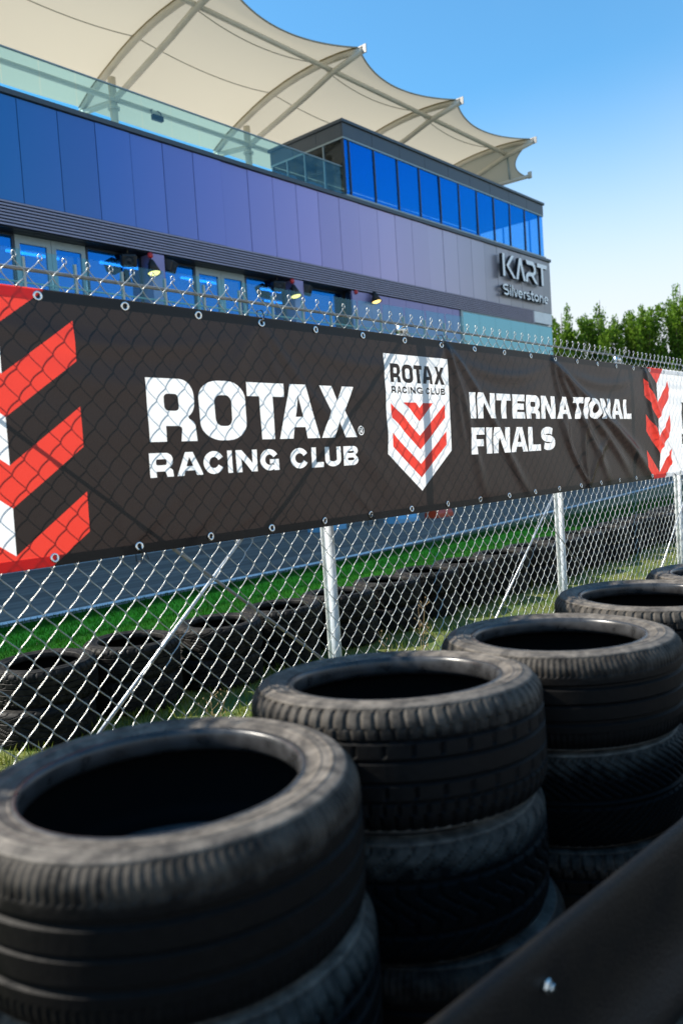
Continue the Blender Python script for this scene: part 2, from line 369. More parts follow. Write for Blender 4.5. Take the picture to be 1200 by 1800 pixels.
LAYERS = [(1, field_white), (2, big_red), (0, black), (1, top_white), (1, [shield]), (2, sh_red), (0, sh_black)]

def inside(poly, X, Z):
    P = np.array(poly); r = np.zeros(len(X), bool)
    bb = (X >= P[:,0].min()) & (X <= P[:,0].max()) & (Z >= P[:,1].min()) & (Z <= P[:,1].max())
    idx = np.nonzero(bb)[0]
    if not len(idx): return r
    x, z = X[idx], Z[idx]; ins = np.zeros(len(idx), bool)
    for (x0, z0), (x1, z1) in zip(P, np.roll(P, -1, 0)):
        if z0 == z1: continue
        c = ((z0 > z) != (z1 > z)) & (x < (x1-x0)*(z-z0)/(z1-z0)+x0); ins ^= c
    r[idx] = ins; return r
HEM = 0.034
def art_mesh():
    pts = []; edges = []
    def contour(c, seg=.012):
        c = [(min(max(a, BX0), BX1), min(max(b, BZ0), BZ1)) for a, b in c]
        q = []
        for (a0, b0), (a1, b1) in zip(c, c[1:]+c[:1]):
            n = max(1, int(math.hypot(a1-a0, b1-b0)/seg))
            for i in range(n): q.append((a0+(a1-a0)*i/n, b0+(b1-b0)*i/n))
        b = len(pts); pts.extend(q); m = len(q)
        edges.extend((b+i, b+(i+1) % m) for i in range(m))
    contour([(BX0,BZ0),(BX1,BZ0),(BX1,BZ1),(BX0,BZ1)], .015)
    for _, L in LAYERS:
        for c in L: contour(c)
    for z in (BZ0+HEM, BZ1-HEM):
        b = len(pts); n = 500; pts.extend((BX0+(BX1-BX0)*i/n, z) for i in range(n+1)); edges.extend((b+i, b+i+1) for i in range(n))
    nx, nz = int((BX1-BX0)/.0155), int((BZ1-BZ0)/.0155)
    for i in range(1, nx):
        for j in range(1, nz):
            pts.append((BX0+(BX1-BX0)*(i+.5*(j % 2)-.25)/nx, BZ0+(BZ1-BZ0)*j/nz))
    r = delaunay_2d_cdt([Vector(p) for p in pts], edges, [], 0, 1e-5)
    V = np.array([(p.x, p.y) for p in r[0]]); Fc = np.array([f for f in r[2] if len(f) == 3], np.int32)
    c = V[Fc].mean(1)
    ok = (c[:,0] > BX0) & (c[:,0] < BX1) & (c[:,1] > BZ0) & (c[:,1] < BZ1); Fc = Fc[ok]; c = c[ok]
    mi = np.zeros(len(Fc), np.int32)
    for m, L in LAYERS:
        e = np.zeros(len(Fc), bool)
        for p in L: e ^= inside(p, c[:,0], c[:,1])
        mi[e] = m
    return V, Fc, mi

TIES_TOP = [2.212, 3.436, 4.628, 6.05]; TIES_BOT = [1.58, 2.80, 5.02, 6.6]
def ridge(S, Z, a, b, amp, w, skew=.5, pull=.25):
    """a crease from point a to point b, sharper on one side, swelling away from the tie"""
    ax, az = a; bx, bz = b; L = math.hypot(bx-ax, bz-az); tx, tz = (bx-ax)/L, (bz-az)/L
    t = ((S-ax)*tx+(Z-az)*tz)/L; d = (S-ax)*(-tz)+(Z-az)*tx
    d = d + .03*np.sin(t*4.2+ax*3)
    ww = w*(.45+.9*np.clip(t, 0, 1)); ww = np.where(d > 0, ww, ww*skew*2)
    e = np.clip((t+.02)/.12, 0, 1)*np.clip((1.06-t)/.3, 0, 1)
    return amp*e*np.exp(-(d/ww)**2)
def banner_depth(S, Z):
    """distance in front of the fence line (towards the camera)"""
    S = np.asarray(S, float); Z = np.asarray(Z, float)
    u = (Z-BZ0)/(BZ1-BZ0); d = .012+.006*np.sin(np.pi*u)*(1+.5*np.sin(S*2.1+.6))
    for (a, b, am, w) in [((2.212,2.03),(2.95,1.30),.013,.035),((2.212,2.03),(1.72,1.25),.010,.05),((2.212,2.03),(2.42,1.55),.008,.03),
                          ((3.436,2.03),(4.30,1.22),.016,.028),((3.436,2.03),(3.80,1.25),.014,.032),((3.436,2.03),(2.80,1.40),.009,.04),((3.436,2.03),(3.62,1.5),.010,.022),
                          ((4.628,2.03),(6.10,1.24),.024,.040),((4.628,2.03),(5.35,1.22),.016,.034),((4.628,2.03),(5.75,1.22),.014,.034),((4.628,2.03),(4.75,1.5),.012,.03),
                          ((6.05,2.03),(6.32,1.32),.018,.035),((6.05,2.03),(6.75,1.25),.012,.04),
                          ((5.02,1.22),(4.62,1.75),.014,.028),((5.02,1.22),(5.02,1.7),.012,.03),((5.02,1.22),(5.4,1.55),.010,.03),((6.6,1.22),(6.1,1.7),.012,.03),
                          ((1.58,1.22),(1.95,1.62),.010,.035),((1.58,1.22),(1.40,1.55),.006,.03),((2.80,1.22),(2.45,1.62),.008,.035),((2.80,1.22),(3.05,1.55),.007,.03),
                          ((1.80,1.22),(2.25,1.72),.009,.035),((2.0,1.24),(2.45,1.60),.007,.03)]:
        d = d + ridge(S, Z, a, b, am*(.30 if a[0] < 3.0 else .7 if a[0] < 4 else 1.0), w)
    tt = np.array([.9]+TIES_TOP+[7.4])
    for a, b in zip(tt[:-1], tt[1:]):                       # slack swags between two ties
        q = np.clip((S-a)/(b-a), 0, 1); c = np.sin(np.pi*q)
        for k_, (dr, am, w) in enumerate([(.10,.009,.030),(.20,.008,.045),(.33,.006,.06)]):
            zc = BZ1-.03-dr*(.35+c*.9); d = d + am*(.4 if b < 4.5 else .9)*c*np.exp(-((Z-zc)/w)**2)
    d = d + .0016*np.sin(S*6.3+Z*7)*np.sin(Z*9+S*2.2)
    edge = np.clip((BZ1-Z)/.05, 0, 1)*np.clip((Z-BZ0)/.05, 0, 1)
    d = .012+(d-.012)*(.35+.65*edge)
    return np.maximum(d, .009)
FY = 2.30                                                   # the fence line
V, Fc, mi = art_mesh()
BK = [sheet_mat('banner black print', (.008, .0077, .0082), (.024, .0165, .0145), .48, .27, .5, .05),
      sheet_mat('banner white print', (.88, .88, .88), (.95, .95, .95), .45, .40, .45, .05),
      sheet_mat('banner red print', (.66, .032, .027), (.80, .055, .032), .46, .38, .5, .05)]
v3 = np.stack([V[:,0], FY-banner_depth(V[:,0], V[:,1]), V[:,1]], 1)
banner = empty('fence_banner', (BX0, FY, 0)); inv = np.array([BX0, FY, 0])
tag(banner, 'long black, white and red printed banner tied along the chain-link fence', 'banner')
np_mesh('printed_sheet', v3-inv, Fc, BK, banner, True, mi)
# doubled hem at the top and bottom edge, behind the sheet
for z0, z1 in ((BZ0+.001, BZ0+HEM), (BZ1-HEM, BZ1-.001)):
    n = 520; xs = np.linspace(BX0, BX1, n+1); zs = np.linspace(z0, z1, 4); v = []; f = []
    for z in zs:
        y = FY-banner_depth(xs, np.full(n+1, z))+.0022; v.append(np.stack([xs, y, np.full(n+1, z)], 1))
    v = np.concatenate(v)-inv
    for j in range(3):
        for i in range(n): f.append((j*(n+1)+i, j*(n+1)+i+1, (j+1)*(n+1)+i+1, (j+1)*(n+1)+i))
    f = np.array(f); cx = (xs[:-1]+xs[1:])/2; mm = np.zeros(n, int); zc = (z0+z1)/2
    mm[(cx < 1.155) | (cx > 6.295)] = 1
    for c_ in (1.155, 6.295): mm[np.abs(cx-c_) < (.125 if z0 < 1.5 else .14)] = 2
    np_mesh('hem', v, f, BK, banner, True, np.tile(mm, 3))
# eyelets
def eyelet_mesh():
    b = MB(); pr = []
    for i in range(9): a = 2*math.pi*i/9; pr.append((.0115+.0042*math.cos(a), .0022*math.sin(a)))
    b.lathe(pr, 20, close=True); b.v = [(x, z, y) for x, y, z in b.v]
    o = b.build('eyelet', M['eyelet'], banner, smooth=True); return o
e0 = None
def eyelets(z, xs):
    global e0
    for x in xs:
        if e0 is None: e0 = eyelet_mesh(); o = e0
        else: o = e0.copy(); COL.objects.link(o); o.parent = banner
        o.location = (x-BX0, -float(banner_depth([x], [z])[0])-.0015, z)
        o.rotation_euler = (random.uniform(-.15,.15), 0, random.uniform(-.15,.15))
eyelets(2.020, [1.290-.3053*9+.3053*i for i in range(32)])
eyelets(1.232, [1.274-.3040*9+.3040*i for i in range(32)])
def cable_tie(x, z, up):
    b = MB(); y = FY-float(banner_depth([x], [z])[0])
    pth = [(x+.001,y-.004,z+.004*up),(x+.003,y-.010,z+.014*up),(x+.004,y-.006,z+.032*up),(x+.002,FY-.012,z+.050*up),(x,FY+.012,z+.052*up),(x-.003,FY+.010,z+.02*up),(x-.001,y+.003,z)]
    b.tube(pth, .0022, 6); b.box(x-.004,x+.004,y-.014,y-.006,z+.012*up-.004,z+.012*up+.004)
    b.tube([(x+.004,y-.012,z+.012*up),(x+.012,y-.02,z+.03*up),(x+.016,y-.022,z+.046*up)], .0014, 5)
    b.v = [(p[0]-BX0, p[1]-FY, p[2]) for p in b.v]; return b.build('cable_tie', M['tie'], banner, smooth=True)
for x in TIES_TOP: cable_tie(x, 2.020, 1)
for x in TIES_BOT: cable_tie(x, 1.232, -1)

# ------------------------------------------------------------------ chain-link fence
fence = empty('chain_link_fence', (0, FY, 0)); tag(fence, 'galvanised chain-link fence carrying the banner', 'fence')
def chain_link(x0, x1, ztop, zbot, pw=.0822, ph=.0890, rad=.00178, ns=6):
    nrow = int((ztop-zbot)/(ph/2)); npk = int((x1-x0)/(pw/2)); allv = []; allf = []; base = 0
    sub = 5
    for i in range(npk):
        xc = x0+i*pw/2; P = []
        for k in range(nrow+1):
            z = ztop-.012-k*ph/2
            side = 1 if ((k+i) % 2 == 0) else -1
            # knot: the wire wraps round its neighbour; strands rising to the right lie in front
            P.append((xc+side*(pw/4+.0012), 0.0, z, side))
        pts = []
        for k in range(nrow):
            xa, _, za, sa = P[k]; xb, _, zb, sb = P[k+1]
            front = -1 if sa > 0 else 1                      # from upper right to lower left = '/' strand, camera side
            for j in range(sub):
                t = j/sub; e = t*t*(3-2*t)*.35+t*.65
                pts.append((xa+(xb-xa)*e, front*.0042*math.sin(math.pi*t)+.0, za+(zb-za)*t))
        pts.append((P[-1][0], 0, P[-1][2])); pts = np.array(pts)
        pts[:,0] += .0012*np.sin(pts[:,2]*3.1+i*.7)
        if P[0][3] > 0:
            pass
        t = np.gradient(pts, axis=0); t /= np.linalg.norm(t, axis=1)[:,None]
        e1 = np.cross(t, (0, 1, 0)); e1 /= np.linalg.norm(e1, axis=1)[:,None]; e2 = np.cross(t, e1)
        n = len(pts); a = np.arange(ns)*2*np.pi/ns
        ring = pts[:,None,:]+rad*(np.cos(a)[None,:,None]*e1[:,None,:]+np.sin(a)[None,:,None]*e2[:,None,:])
        allv.append(ring.reshape(-1, 3))
        I, J = np.meshgrid(np.arange(n-1), np.arange(ns), indexing='ij')
        q = np.stack([I*ns+J, I*ns+(J+1) % ns, (I+1)*ns+(J+1) % ns, (I+1)*ns+J], -1).reshape(-1, 4)+base
        allf.append(q); base += n*ns
    # knuckled ends: the two wires meeting at each peak are closed by a small bent-over eye
    mb = MB()
    for i in range(npk-1):
        if i % 2 == 1: continue
        xk = x0+i*pw/2+pw/4; dx = random.uniform(-.0015, .0015); z = ztop-.012
        eye = []
        for j in range(13):
            a_ = -2.3+j/12*2*math.pi*.93
            eye.append((xk+dx+.0060*math.cos(a_)+.003, -.003+.004*math.sin(a_*.5), z+.009+.0100*math.sin(a_)))
        mb.tube([(xk-.004, 0, z-.008)]+eye, rad, ns)
    v = np.concatenate(allv+[np.array([tuple(p) for p in mb.v])])
    q4 = [f for f in mb.f if len(f) == 4]
    f = np.concatenate(allf+[np.array(q4)+base])
    return np_mesh('wire_mesh', v, f, M['wire'], fence, True, kind='stuff')
chain_link(-1.9152, 9.9, 2.142, .03)
b = MB(); b.tube([(-2.0, .022, 2.104), (10.0, .022, 2.104)], .0058, 10); b.build('top_rail', M['dull'], fence, smooth=True)
b = MB(); b.tube([(-2.0, .012, .10), (10.0, .012, .10)], .002, 6); b.build('line_wire', M['wire'], fence, smooth=True)
CAPS = [-1.91, .645, 3.200, 5.755, 8.31]; SHAFT = [-2.02, .49, 2.990, 5.500, 7.985]
for xc, xs in zip(CAPS, SHAFT):
    yu, yl = .058, .435
    b = MB(); b.tube([(xs, yl, -.3), (xs, yl, 1.24), (xs+.01, yl-.03, 1.285), (xc-.012, yu+.035, 1.285), (xc, yu, 1.33), (xc, yu, 2.07)], [.0335]*3+[.026, .024, .024], 18)
    po = b.build('post', M['galv_post'], fence, smooth=True)
    b = MB(); b.lathe([(.0285, -.055), (.0285, -.015), (.031, -.012), (.031, 0), (.026, .017), (.015, .028), (.002, .031)], 18, axis=(xc, yu, 2.088)); b.build('cap', M['eyelet'], po, smooth=True)
    b = MB(); b.lathe([(.026, -.02), (.030, -.02), (.030, .02), (.026, .02)], 18, axis=(xc, yu, 2.045)); b.box(xc-.006, xc+.006, yu-.045, yu-.026, 2.03, 2.06); b.build('brace_band', M['galv'], po, smooth=False)
    for sgn, sl, dx, rr_, mm_ in ((-1, .835, -.105, .0066 if xc < 4 else .0056, 'galv'), (1, .766, -.035, .0062 if xc < 1 else .0030, 'dull')):
        x1 = xc+dx; ln = 2.04/sl
        b = MB(); b.tube([(x1, .021, 2.07), (x1+sgn*ln, .021, .03)], rr_, 10); b.build('brace', M[mm_], fence, smooth=True)

# ------------------------------------------------------------------ tyres
def rubber(name, dust=.5, base=(.014, .014, .015), spec=.12, edge=False, speck=.55):
    m, n, l, b = new_mat(name)
    tc = n.new('ShaderNodeTexCoord'); oi = n.new('ShaderNodeObjectInfo')
    mp = n.new('ShaderNodeVectorMath'); mp.operation = 'ADD'; l.new(tc.outputs['Object'], mp.inputs[0]); l.new(oi.outputs['Location'], mp.inputs[1])
    n1 = n.new('ShaderNodeTexNoise'); n1.inputs['Scale'].default_value = 24; n1.inputs['Detail'].default_value = 10; n1.inputs['Roughness'].default_value = .65
    n2 = n.new('ShaderNodeTexNoise'); n2.inputs['Scale'].default_value = 75; n2.inputs['Detail'].default_value = 5
    l.new(mp.outputs[0], n1.inputs['Vector']); l.new(mp.outputs[0], n2.inputs['Vector'])
    r = n.new('ShaderNodeValToRGB'); r.color_ramp.elements[0].position = .38; r.color_ramp.elements[1].position = .78
    r.color_ramp.elements[0].color = (*base, 1); d = dust
    r.color_ramp.elements[1].color = (base[0]+.080*d, base[1]+.070*d, base[2]+.058*d, 1)
    if edge:                                                # dust settles on the upper shoulder of a tyre lying flat
        sz = n.new('ShaderNodeSeparateXYZ'); l.new(tc.outputs['Object'], sz.inputs[0]); ab = n.new('ShaderNodeMath'); ab.operation = 'ADD'; ab.inputs[1].default_value = 0.0; l.new(sz.outputs[2], ab.inputs[0])
        me_ = n.new('ShaderNodeMapRange'); me_.inputs['From Min'].default_value = .045; me_.inputs['From Max'].default_value = .095; me_.inputs['To Min'].default_value = .55; me_.inputs['To Max'].default_value = 1.35; l.new(ab.outputs[0], me_.inputs['Value'])
        mm = n.new('ShaderNodeMath'); mm.operation = 'MULTIPLY'; l.new(n1.outputs['Fac'], mm.inputs[0]); l.new(me_.outputs[0], mm.inputs[1]); l.new(mm.outputs[0], r.inputs['Fac'])
    else: l.new(n1.outputs['Fac'], r.inputs['Fac'])
    mx = n.new('ShaderNodeMix'); mx.data_type = 'RGBA'; mx.blend_type = 'MULTIPLY'; mx.inputs[0].default_value = speck
    r2 = n.new('ShaderNodeValToRGB'); r2.color_ramp.elements[0].position = .3; r2.color_ramp.elements[0].color = (.45, .45, .45, 1); r2.color_ramp.elements[1].position = .7
    l.new(n2.outputs['Fac'], r2.inputs['Fac']); l.new(r.outputs['Color'], mx.inputs[6]); l.new(r2.outputs['Color'], mx.inputs[7]); l.new(mx.outputs[2], b.inputs['Base Color'])
    rg = n.new('ShaderNodeMapRange'); rg.inputs['To Min'].default_value = .40; rg.inputs['To Max'].default_value = .72; l.new(n1.outputs['Fac'], rg.inputs['Value']); l.new(rg.outputs[0], b.inputs['Roughness'])
    b.inputs['Specular IOR Level'].default_value = spec
    bp = n.new('ShaderNodeBump'); bp.inputs['Strength'].default_value = .25; bp.inputs['Distance'].default_value = .004
    l.new(n2.outputs['Fac'], bp.inputs['Height']); l.new(bp.outputs[0], b.inputs['Normal'])
    return m
M['side'] = rubber('dusty sidewall rubber', 2.2, (.058, .052, .046), .12, False, .3); M['tread'] = rubber('worn tread rubber', 1.0, (.0065, .0065, .0068), .09, True); M['tread_b'] = rubber('brown dusted tread rubber', .75, (.0065, .006, .0058), .09, True); M['bead'] = mat('smooth bead rubber', (.030, .030, .031), .30, var=.4, scale=30, spec=.5); M['liner'] = mat('black inner liner', (.005, .005, .0052), .7, spec=.1)
def carcass(R, W, rb, n=96):
    h = W/2
    out = [(rb+.0155, h*.950), (rb+.018, h*.935), (rb+.022, h*.94)]
    r1, r2 = rb+.024, R-.024
    for i in range(1, 9):
        t = i/8; out.append((r1+(r2-r1)*t, h*(.945+.055*math.sin(math.pi*min(1, .08+t*.80)))))
        if i in (2, 5): q = out[-1]; out += [(q[0]+.001, q[1]+.0014), (q[0]+.003, q[1]+.0014), (q[0]+.004, q[1])]
    out += [(R-.020, h*.955), (R-.018, h*.925), (R-.026, h*.86)]
    low = [(a, -c) for a, c in out][::-1]
    inner = [(rb+.012, -h*.90), (rb+.012, -h*.60), (R-.045, -h*.72), (R-.030, -h*.4), (R-.028, 0), (R-.030, h*.4), (R-.045, h*.72), (rb+.012, h*.60), (rb+.012, h*.90)]
    b = MB(); b.lathe(out+low+inner, n, close=True)
    b.f = [q[::-1] for q in b.f]; m = len(out+low+inner); k0 = len(out+low)
    b.m = [1 if (i % m) >= k0 else 0 for i in range(len(b.f))]
    return b
def bead_ring(R, W, rb, sg, n=96):
    h = W/2; pr = [(rb+.017, h*.58), (rb+.005, h*.64), (rb+.002, h*.70), (rb+.002, h*.78), (rb+.003, h*.87), (rb+.005, h*.93), (rb+.008, h*.952), (rb+.012, h*.955), (rb+.0155, h*.935)]
    b = MB(); b.lathe([(a, sg*c) for a, c in pr], n)
    return b
def tread(R, W, kind, n=288):
    h = W/2; nz = 44
    zs = [h*.93*(2*i/nz-1) for i in range(nz+1)]
    gro = {'rib': (-.46, -.16, .16, .46), 'sport': (-.36, .0, .36), 'block': (-.40, .40), 'arrow': (-.06, .06)}[kind]
    pitch = {'rib': 4, 'sport': 2, 'block': 6, 'arrow': 4}[kind]
    v = []; f = []
    for i in range(n):
        for z in zs:
            u = z/h; a = abs(u); r = R+.001-.004*u*u
            if a > .66: r -= .016*((a-.66)/.27)**2.2
            cut = 0.0
            for g_ in gro:
                if abs(u-g_) < .026: cut = .0065
            if kind == 'arrow': ph = i+a*26
            elif kind == 'sport': ph = i+2*a
            elif kind == 'block': ph = i+6*math.sin(u*5)
            else: ph = i+(a-.42)*4
            on = (ph % pitch) < 1.0
            if kind == 'rib' and on and (a > .50 or (.24 < a < .40 and i % 8 < 4)): cut = max(cut, .006)
            if kind == 'sport' and on and a > .56: cut = max(cut, .0022)
            if kind == 'block' and on: cut = max(cut, .0055)
            if kind == 'arrow' and on and a > .08: cut = max(cut, .006)
            if a > .90: cut *= .3
            c = 2*math.pi*i/n; v.append(((r-cut)*math.cos(c), (r-cut)*math.sin(c), z))
    m = nz+1
    for i in range(n):
        j = (i+1) % n
        for k_ in range(nz): f.append((i*m+k_, j*m+k_, j*m+k_+1, i*m+k_+1))
    return np.array(v), np.array(f)
PROTO = {}
def tyre_proto(key, R, W, rb, kind, n=96, nt=288, tm='tread', sm='side'):
    root = carcass(R, W, rb, n).build('tyre', [M[sm], M['liner']], None, smooth=True)
    v, f = tread(R, W, kind, nt); t = np_mesh('tread', v, f, M[tm], root, False)
    for sg in (1, -1): bead_ring(R, W, rb, sg, n).build('bead', M['bead'] if sm == 'side' else M[sm], root, smooth=True)
    PROTO[key] = [root, False, W]; return root
WN = .240
tyre_proto('rib', .320, WN, .222, 'rib'); tyre_proto('sport', .320, WN, .219, 'sport', tm='tread_b'); tyre_proto('arrow', .316, WN, .215, 'arrow', tm='tread_b'); tyre_proto('block', .318, WN, .212, 'block')
M['far_side'] = rubber('old sidewall rubber', .6, (.010, .0098, .0095)); M['far_tread'] = rubber('old tread rubber', .4, (.006, .006, .0062))
tyre_proto('far', .305, .215, .205, 'rib', 56, 144, 'far_tread', 'far_side'); tyre_proto('far_block', .300, .215, .20, 'block', 56, 144, 'far_tread', 'far_side')
def tyre(key, loc, label, group, tilt=(0, 0), rz=None):
    P = PROTO[key]; o = P[0] if not P[1] else copy_tree(P[0]); P[1] = True
    o.location = loc; o.rotation_mode = 'ZYX'; o.rotation_euler = (tilt[0], tilt[1], random.uniform(0, 6.28) if rz is None else rz)
    return tag(o, label, 'tyre', group)
STACKS = [('nearest', (.775, 1.106, .974), ['sport', 'rib', 'block', 'rib'], [(0,0), (.012,-.006), (-.01,.01), (.012,.0)], (0, 0)),
          ('second nearest', (1.406, 1.113, .985), ['rib', 'block', 'sport', 'rib'], [(0,0), (-.004,.004), (.022,-.014), (0,.01)], (-.040, .045)),
          ('third nearest', (2.045, 1.040, .962), ['sport', 'arrow', 'rib', 'block'], [(0,0), (.004,.0), (.012,-.01), (0,0)], (-.012, .014)),
          ('fourth nearest', (2.755, 1.050, .955), ['rib', 'sport', 'block', 'rib'], [(0,0), (.01,.004), (-.008,0), (0,0)], (.01, 0)),
          ('fifth nearest', (3.470, 1.000, .935), ['block', 'rib', 'sport', 'arrow'], [(0,0), (.008,.004), (0,.01), (0,0)], (0, .01))]
LOOK = {'rib': 'ribbed', 'sport': 'shallow grooved', 'block': 'blocky treaded', 'arrow': 'arrow treaded'}
POS = ['topmost of', 'second from top of', 'third from top of', 'at the bottom of']
for nm, (x, y, zt), kinds, offs, tl in STACKS:
    step = (zt-.006)/4; tilt_vec = tl
    for k_, (kd, (ox, oy)) in enumerate(zip(kinds, offs)):
        zc = zt-step*(k_+.5)
        tt = tl if k_ == 0 else (random.uniform(-.008, .008), random.uniform(-.008, .008))
        o = tyre(kd, (x+ox, y+oy, zc), f'dusty {LOOK[kd]} tyre, {POS[k_]} the {nm} stack', 'tyres stacked on the near side of the fence', tt)
        o.scale = (1, 1, step/WN)
NUM = ['first', 'second', 'third', 'fourth', 'fifth', 'sixth', 'seventh', 'eighth', 'ninth', 'tenth', 'eleventh', 'twelfth', 'thirteenth', 'fourteenth', 'fifteenth', 'sixteenth', 'seventeenth', 'eighteenth', 'nineteenth', 'twentieth', 'twenty-first', 'twenty-second', 'twenty-third', 'twenty-fourth', 'twenty-fifth', 'twenty-sixth']
fx = 2.36
for i in range(26):
    y = 4.50+random.uniform(-.05, .05)+max(0, fx-9)**1.2*.035
    for k_ in range(2):
        tyre('far' if (i+k_) % 3 else 'far_block', (fx+random.uniform(-.02, .02), y+random.uniform(-.025, .025), .112+.2155*k_),
             f'worn black tyre, {"upper" if k_ else "lower"} one of the {NUM[i]} stack behind the fence from the left', 'tyres edging the grass behind the fence',
             (random.uniform(-.02, .02), random.uniform(-.02, .02)))
    fx += .655+random.uniform(-.015, .05)

# ------------------------------------------------------------------ guard rail in front of the tyres
M['rail'] = mat('black weathered barrier rail', (.005, .0052, .006), .5, .0, col2=(.010, .0088, .0075), scale=9, bump=.2, bscale=160, spec=.16)
rail = empty('guard_rail', (1.0, .55, 0)); tag(rail, 'black guard rail with a bolt along the foot of the tyre stacks', 'guard rail')
prof = [(.030,.770),(.026,.7745),(.018,.7735),(.012,.768),(.008,.755),(.006,.735),(.008,.70),(.013,.665),(.017,.63),(.018,.60),(.014,.57),(.004,.545),(-.008,.525),(-.016,.505),(-.017,.485),(-.010,.468),(.004,.460),(.012,.464),(.008,.478),(-.004,.492),(-.004,.51),(.012,.535),(.024,.565),(.027,.60),(.024,.64),(.018,.68),(.014,.72),(.016,.75),(.024,.764)]
def rail_y(x): return .001-.0836*(x-1.0)
b = MB(); xs = [-1.6+.2*i for i in range(34)]; m_ = len(prof); v = []; f = []
for x in xs: v += [(x-1.0, rail_y(x)+py, pz) for py, pz in prof]
for i in range(len(xs)-1):
    for k_ in range(m_): l_ = (k_+1) % m_; f.append((i*m_+k_, i*m_+l_, (i+1)*m_+l_, (i+1)*m_+k_))
v = [(a, c, d-.018) for a, c, d in v]; b.add(v, f); b.build('beam', M['rail'], rail, smooth=True)
for x in (-.9, 1.005, 2.9, 4.8):
    b = MB(); y = rail_y(x); b.lathe([(.0105,.0),(.0105,.003),(.008,.0055),(.0062,.006),(.0062,.010),(.0045,.012),(.001,.012)], 6)
    b.v = [(x-1.0+p[0], y+.006-p[2], .696+p[1]) for p in b.v]; b.build('bolt', M['eyelet'], rail)
    b = MB(); b.box(x-1.05, x-.95, y+.030, y+.10, -.2, .56, bev=.006); b.build('rail_post', M['galv_post'], rail)

# ------------------------------------------------------------------ barrier on the far side of the track
wall = empty('track_barrier', (20, 14.4, 0)); tag(wall, 'low black rubber barrier along the far side of the track', 'barrier')
for i in range(24):
    x0 = -26+2.0*i; b = MB(); dy = max(0, x0+20-9)**1.25*.022
    b.box(x0+.01, x0+1.99, dy-.05, dy+.45, 0, .85, bev=.04); b.build('barrier_block', M['black'], wall)
M['blue_pl'] = mat('light blue plastic', (.16, .42, .62), .4, var=.1, scale=6); M['orange_pl'] = mat('orange red plastic', (.62, .07, .02), .4, var=.1, scale=6)
def kart_block(x, y, m, L, label):  # barrier-shaped blocks standing in for the kart glimpsed below the banner
    b = MB(); h = .48; sec = [(-.20,0),(.20,0),(.20,.10),(.11,.22),(.09,h),(-.09,h),(-.11,.22),(-.20,.10)]
    v = [(sx*L/2*(.96 if j in (4,5) else 1), a, c) for sx in (-1,1) for j, (a, c) in enumerate(sec)]
    f = [tuple(range(8))[::-1], tuple(range(8,16))]+[(j, (j+1)%8, 8+(j+1)%8, 8+j) for j in range(8)]
    b.add(v, f); b.box(-L*.18, L*.18, -.06, .06, h, h+.03)
    return tag(b.build('kart_stand_in', m, None, loc=(x, y, .01)), label, 'barrier', 'barrier-shaped blocks standing in for a kart on the track')
kart_block(13.9, 12.7, M['blue_pl'], .9, 'light blue kart stand-in block behind the first fence post, just under the banner')
kart_block(15.9, 12.05, M['blue_pl'], .9, 'light blue kart stand-in block beside the orange one under the banner')
kart_block(17.35, 11.95, M['orange_pl'], .7, 'orange red kart stand-in block under the shield on the banner')

# ------------------------------------------------------------------ building
BY = 18.0
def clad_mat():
    m, n, l, b = new_mat('blue violet cladding with painted sheen')
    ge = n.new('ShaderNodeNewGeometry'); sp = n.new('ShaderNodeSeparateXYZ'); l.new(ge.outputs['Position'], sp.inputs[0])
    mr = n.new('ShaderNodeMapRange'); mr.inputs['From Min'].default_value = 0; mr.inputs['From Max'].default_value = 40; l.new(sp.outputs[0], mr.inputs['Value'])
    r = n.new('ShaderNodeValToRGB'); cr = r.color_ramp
    stops = [(0,(.004,.12,.35)),(9.5,(.008,.14,.40)),(12.5,(.060,.15,.46)),(16,(.18,.20,.52)),(20,(.34,.285,.57)),(24,(.46,.37,.58)),(28,(.44,.385,.50)),(32,(.32,.305,.335)),(37,(.21,.215,.23))]  # view-dependent sheen and sky reflection painted into the base colour along the facade
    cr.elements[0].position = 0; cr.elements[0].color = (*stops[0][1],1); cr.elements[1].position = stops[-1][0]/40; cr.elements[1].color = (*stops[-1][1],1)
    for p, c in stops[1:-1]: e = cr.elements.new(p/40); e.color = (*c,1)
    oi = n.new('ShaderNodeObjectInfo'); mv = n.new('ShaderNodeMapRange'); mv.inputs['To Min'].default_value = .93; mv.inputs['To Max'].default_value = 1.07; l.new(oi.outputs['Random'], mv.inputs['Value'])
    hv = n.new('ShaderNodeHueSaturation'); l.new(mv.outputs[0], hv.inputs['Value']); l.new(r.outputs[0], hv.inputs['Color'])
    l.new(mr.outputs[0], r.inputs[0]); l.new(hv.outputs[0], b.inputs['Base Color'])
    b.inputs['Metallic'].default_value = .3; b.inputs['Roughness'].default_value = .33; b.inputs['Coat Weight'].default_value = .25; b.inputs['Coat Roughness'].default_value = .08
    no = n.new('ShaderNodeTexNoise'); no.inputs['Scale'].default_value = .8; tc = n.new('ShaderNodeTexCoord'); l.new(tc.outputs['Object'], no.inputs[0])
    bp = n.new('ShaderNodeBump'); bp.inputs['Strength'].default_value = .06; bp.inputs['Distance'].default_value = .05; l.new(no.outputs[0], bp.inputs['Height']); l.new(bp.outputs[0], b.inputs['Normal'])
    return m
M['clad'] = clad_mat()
M['pier'] = mat('violet pier cladding', (.27, .24, .44), .4, .3, var=.04, scale=1)
M['louvre'] = mat('grey violet louvre', (.30, .28, .36), .4, .4, var=.06, scale=2)
M['glass_rail'] = glass_mat('sea green balustrade glass', (.74, .93, .965), (.5, .8, .9), .04)
M['glass_tower'] = glass_mat('blue solar glass', (.55, .83, .95), (.012, .30, .92), .36)
M['glass_door'] = glass_mat('blue door glass', (.10, .40, .7), (.02, .27, .80), .45)
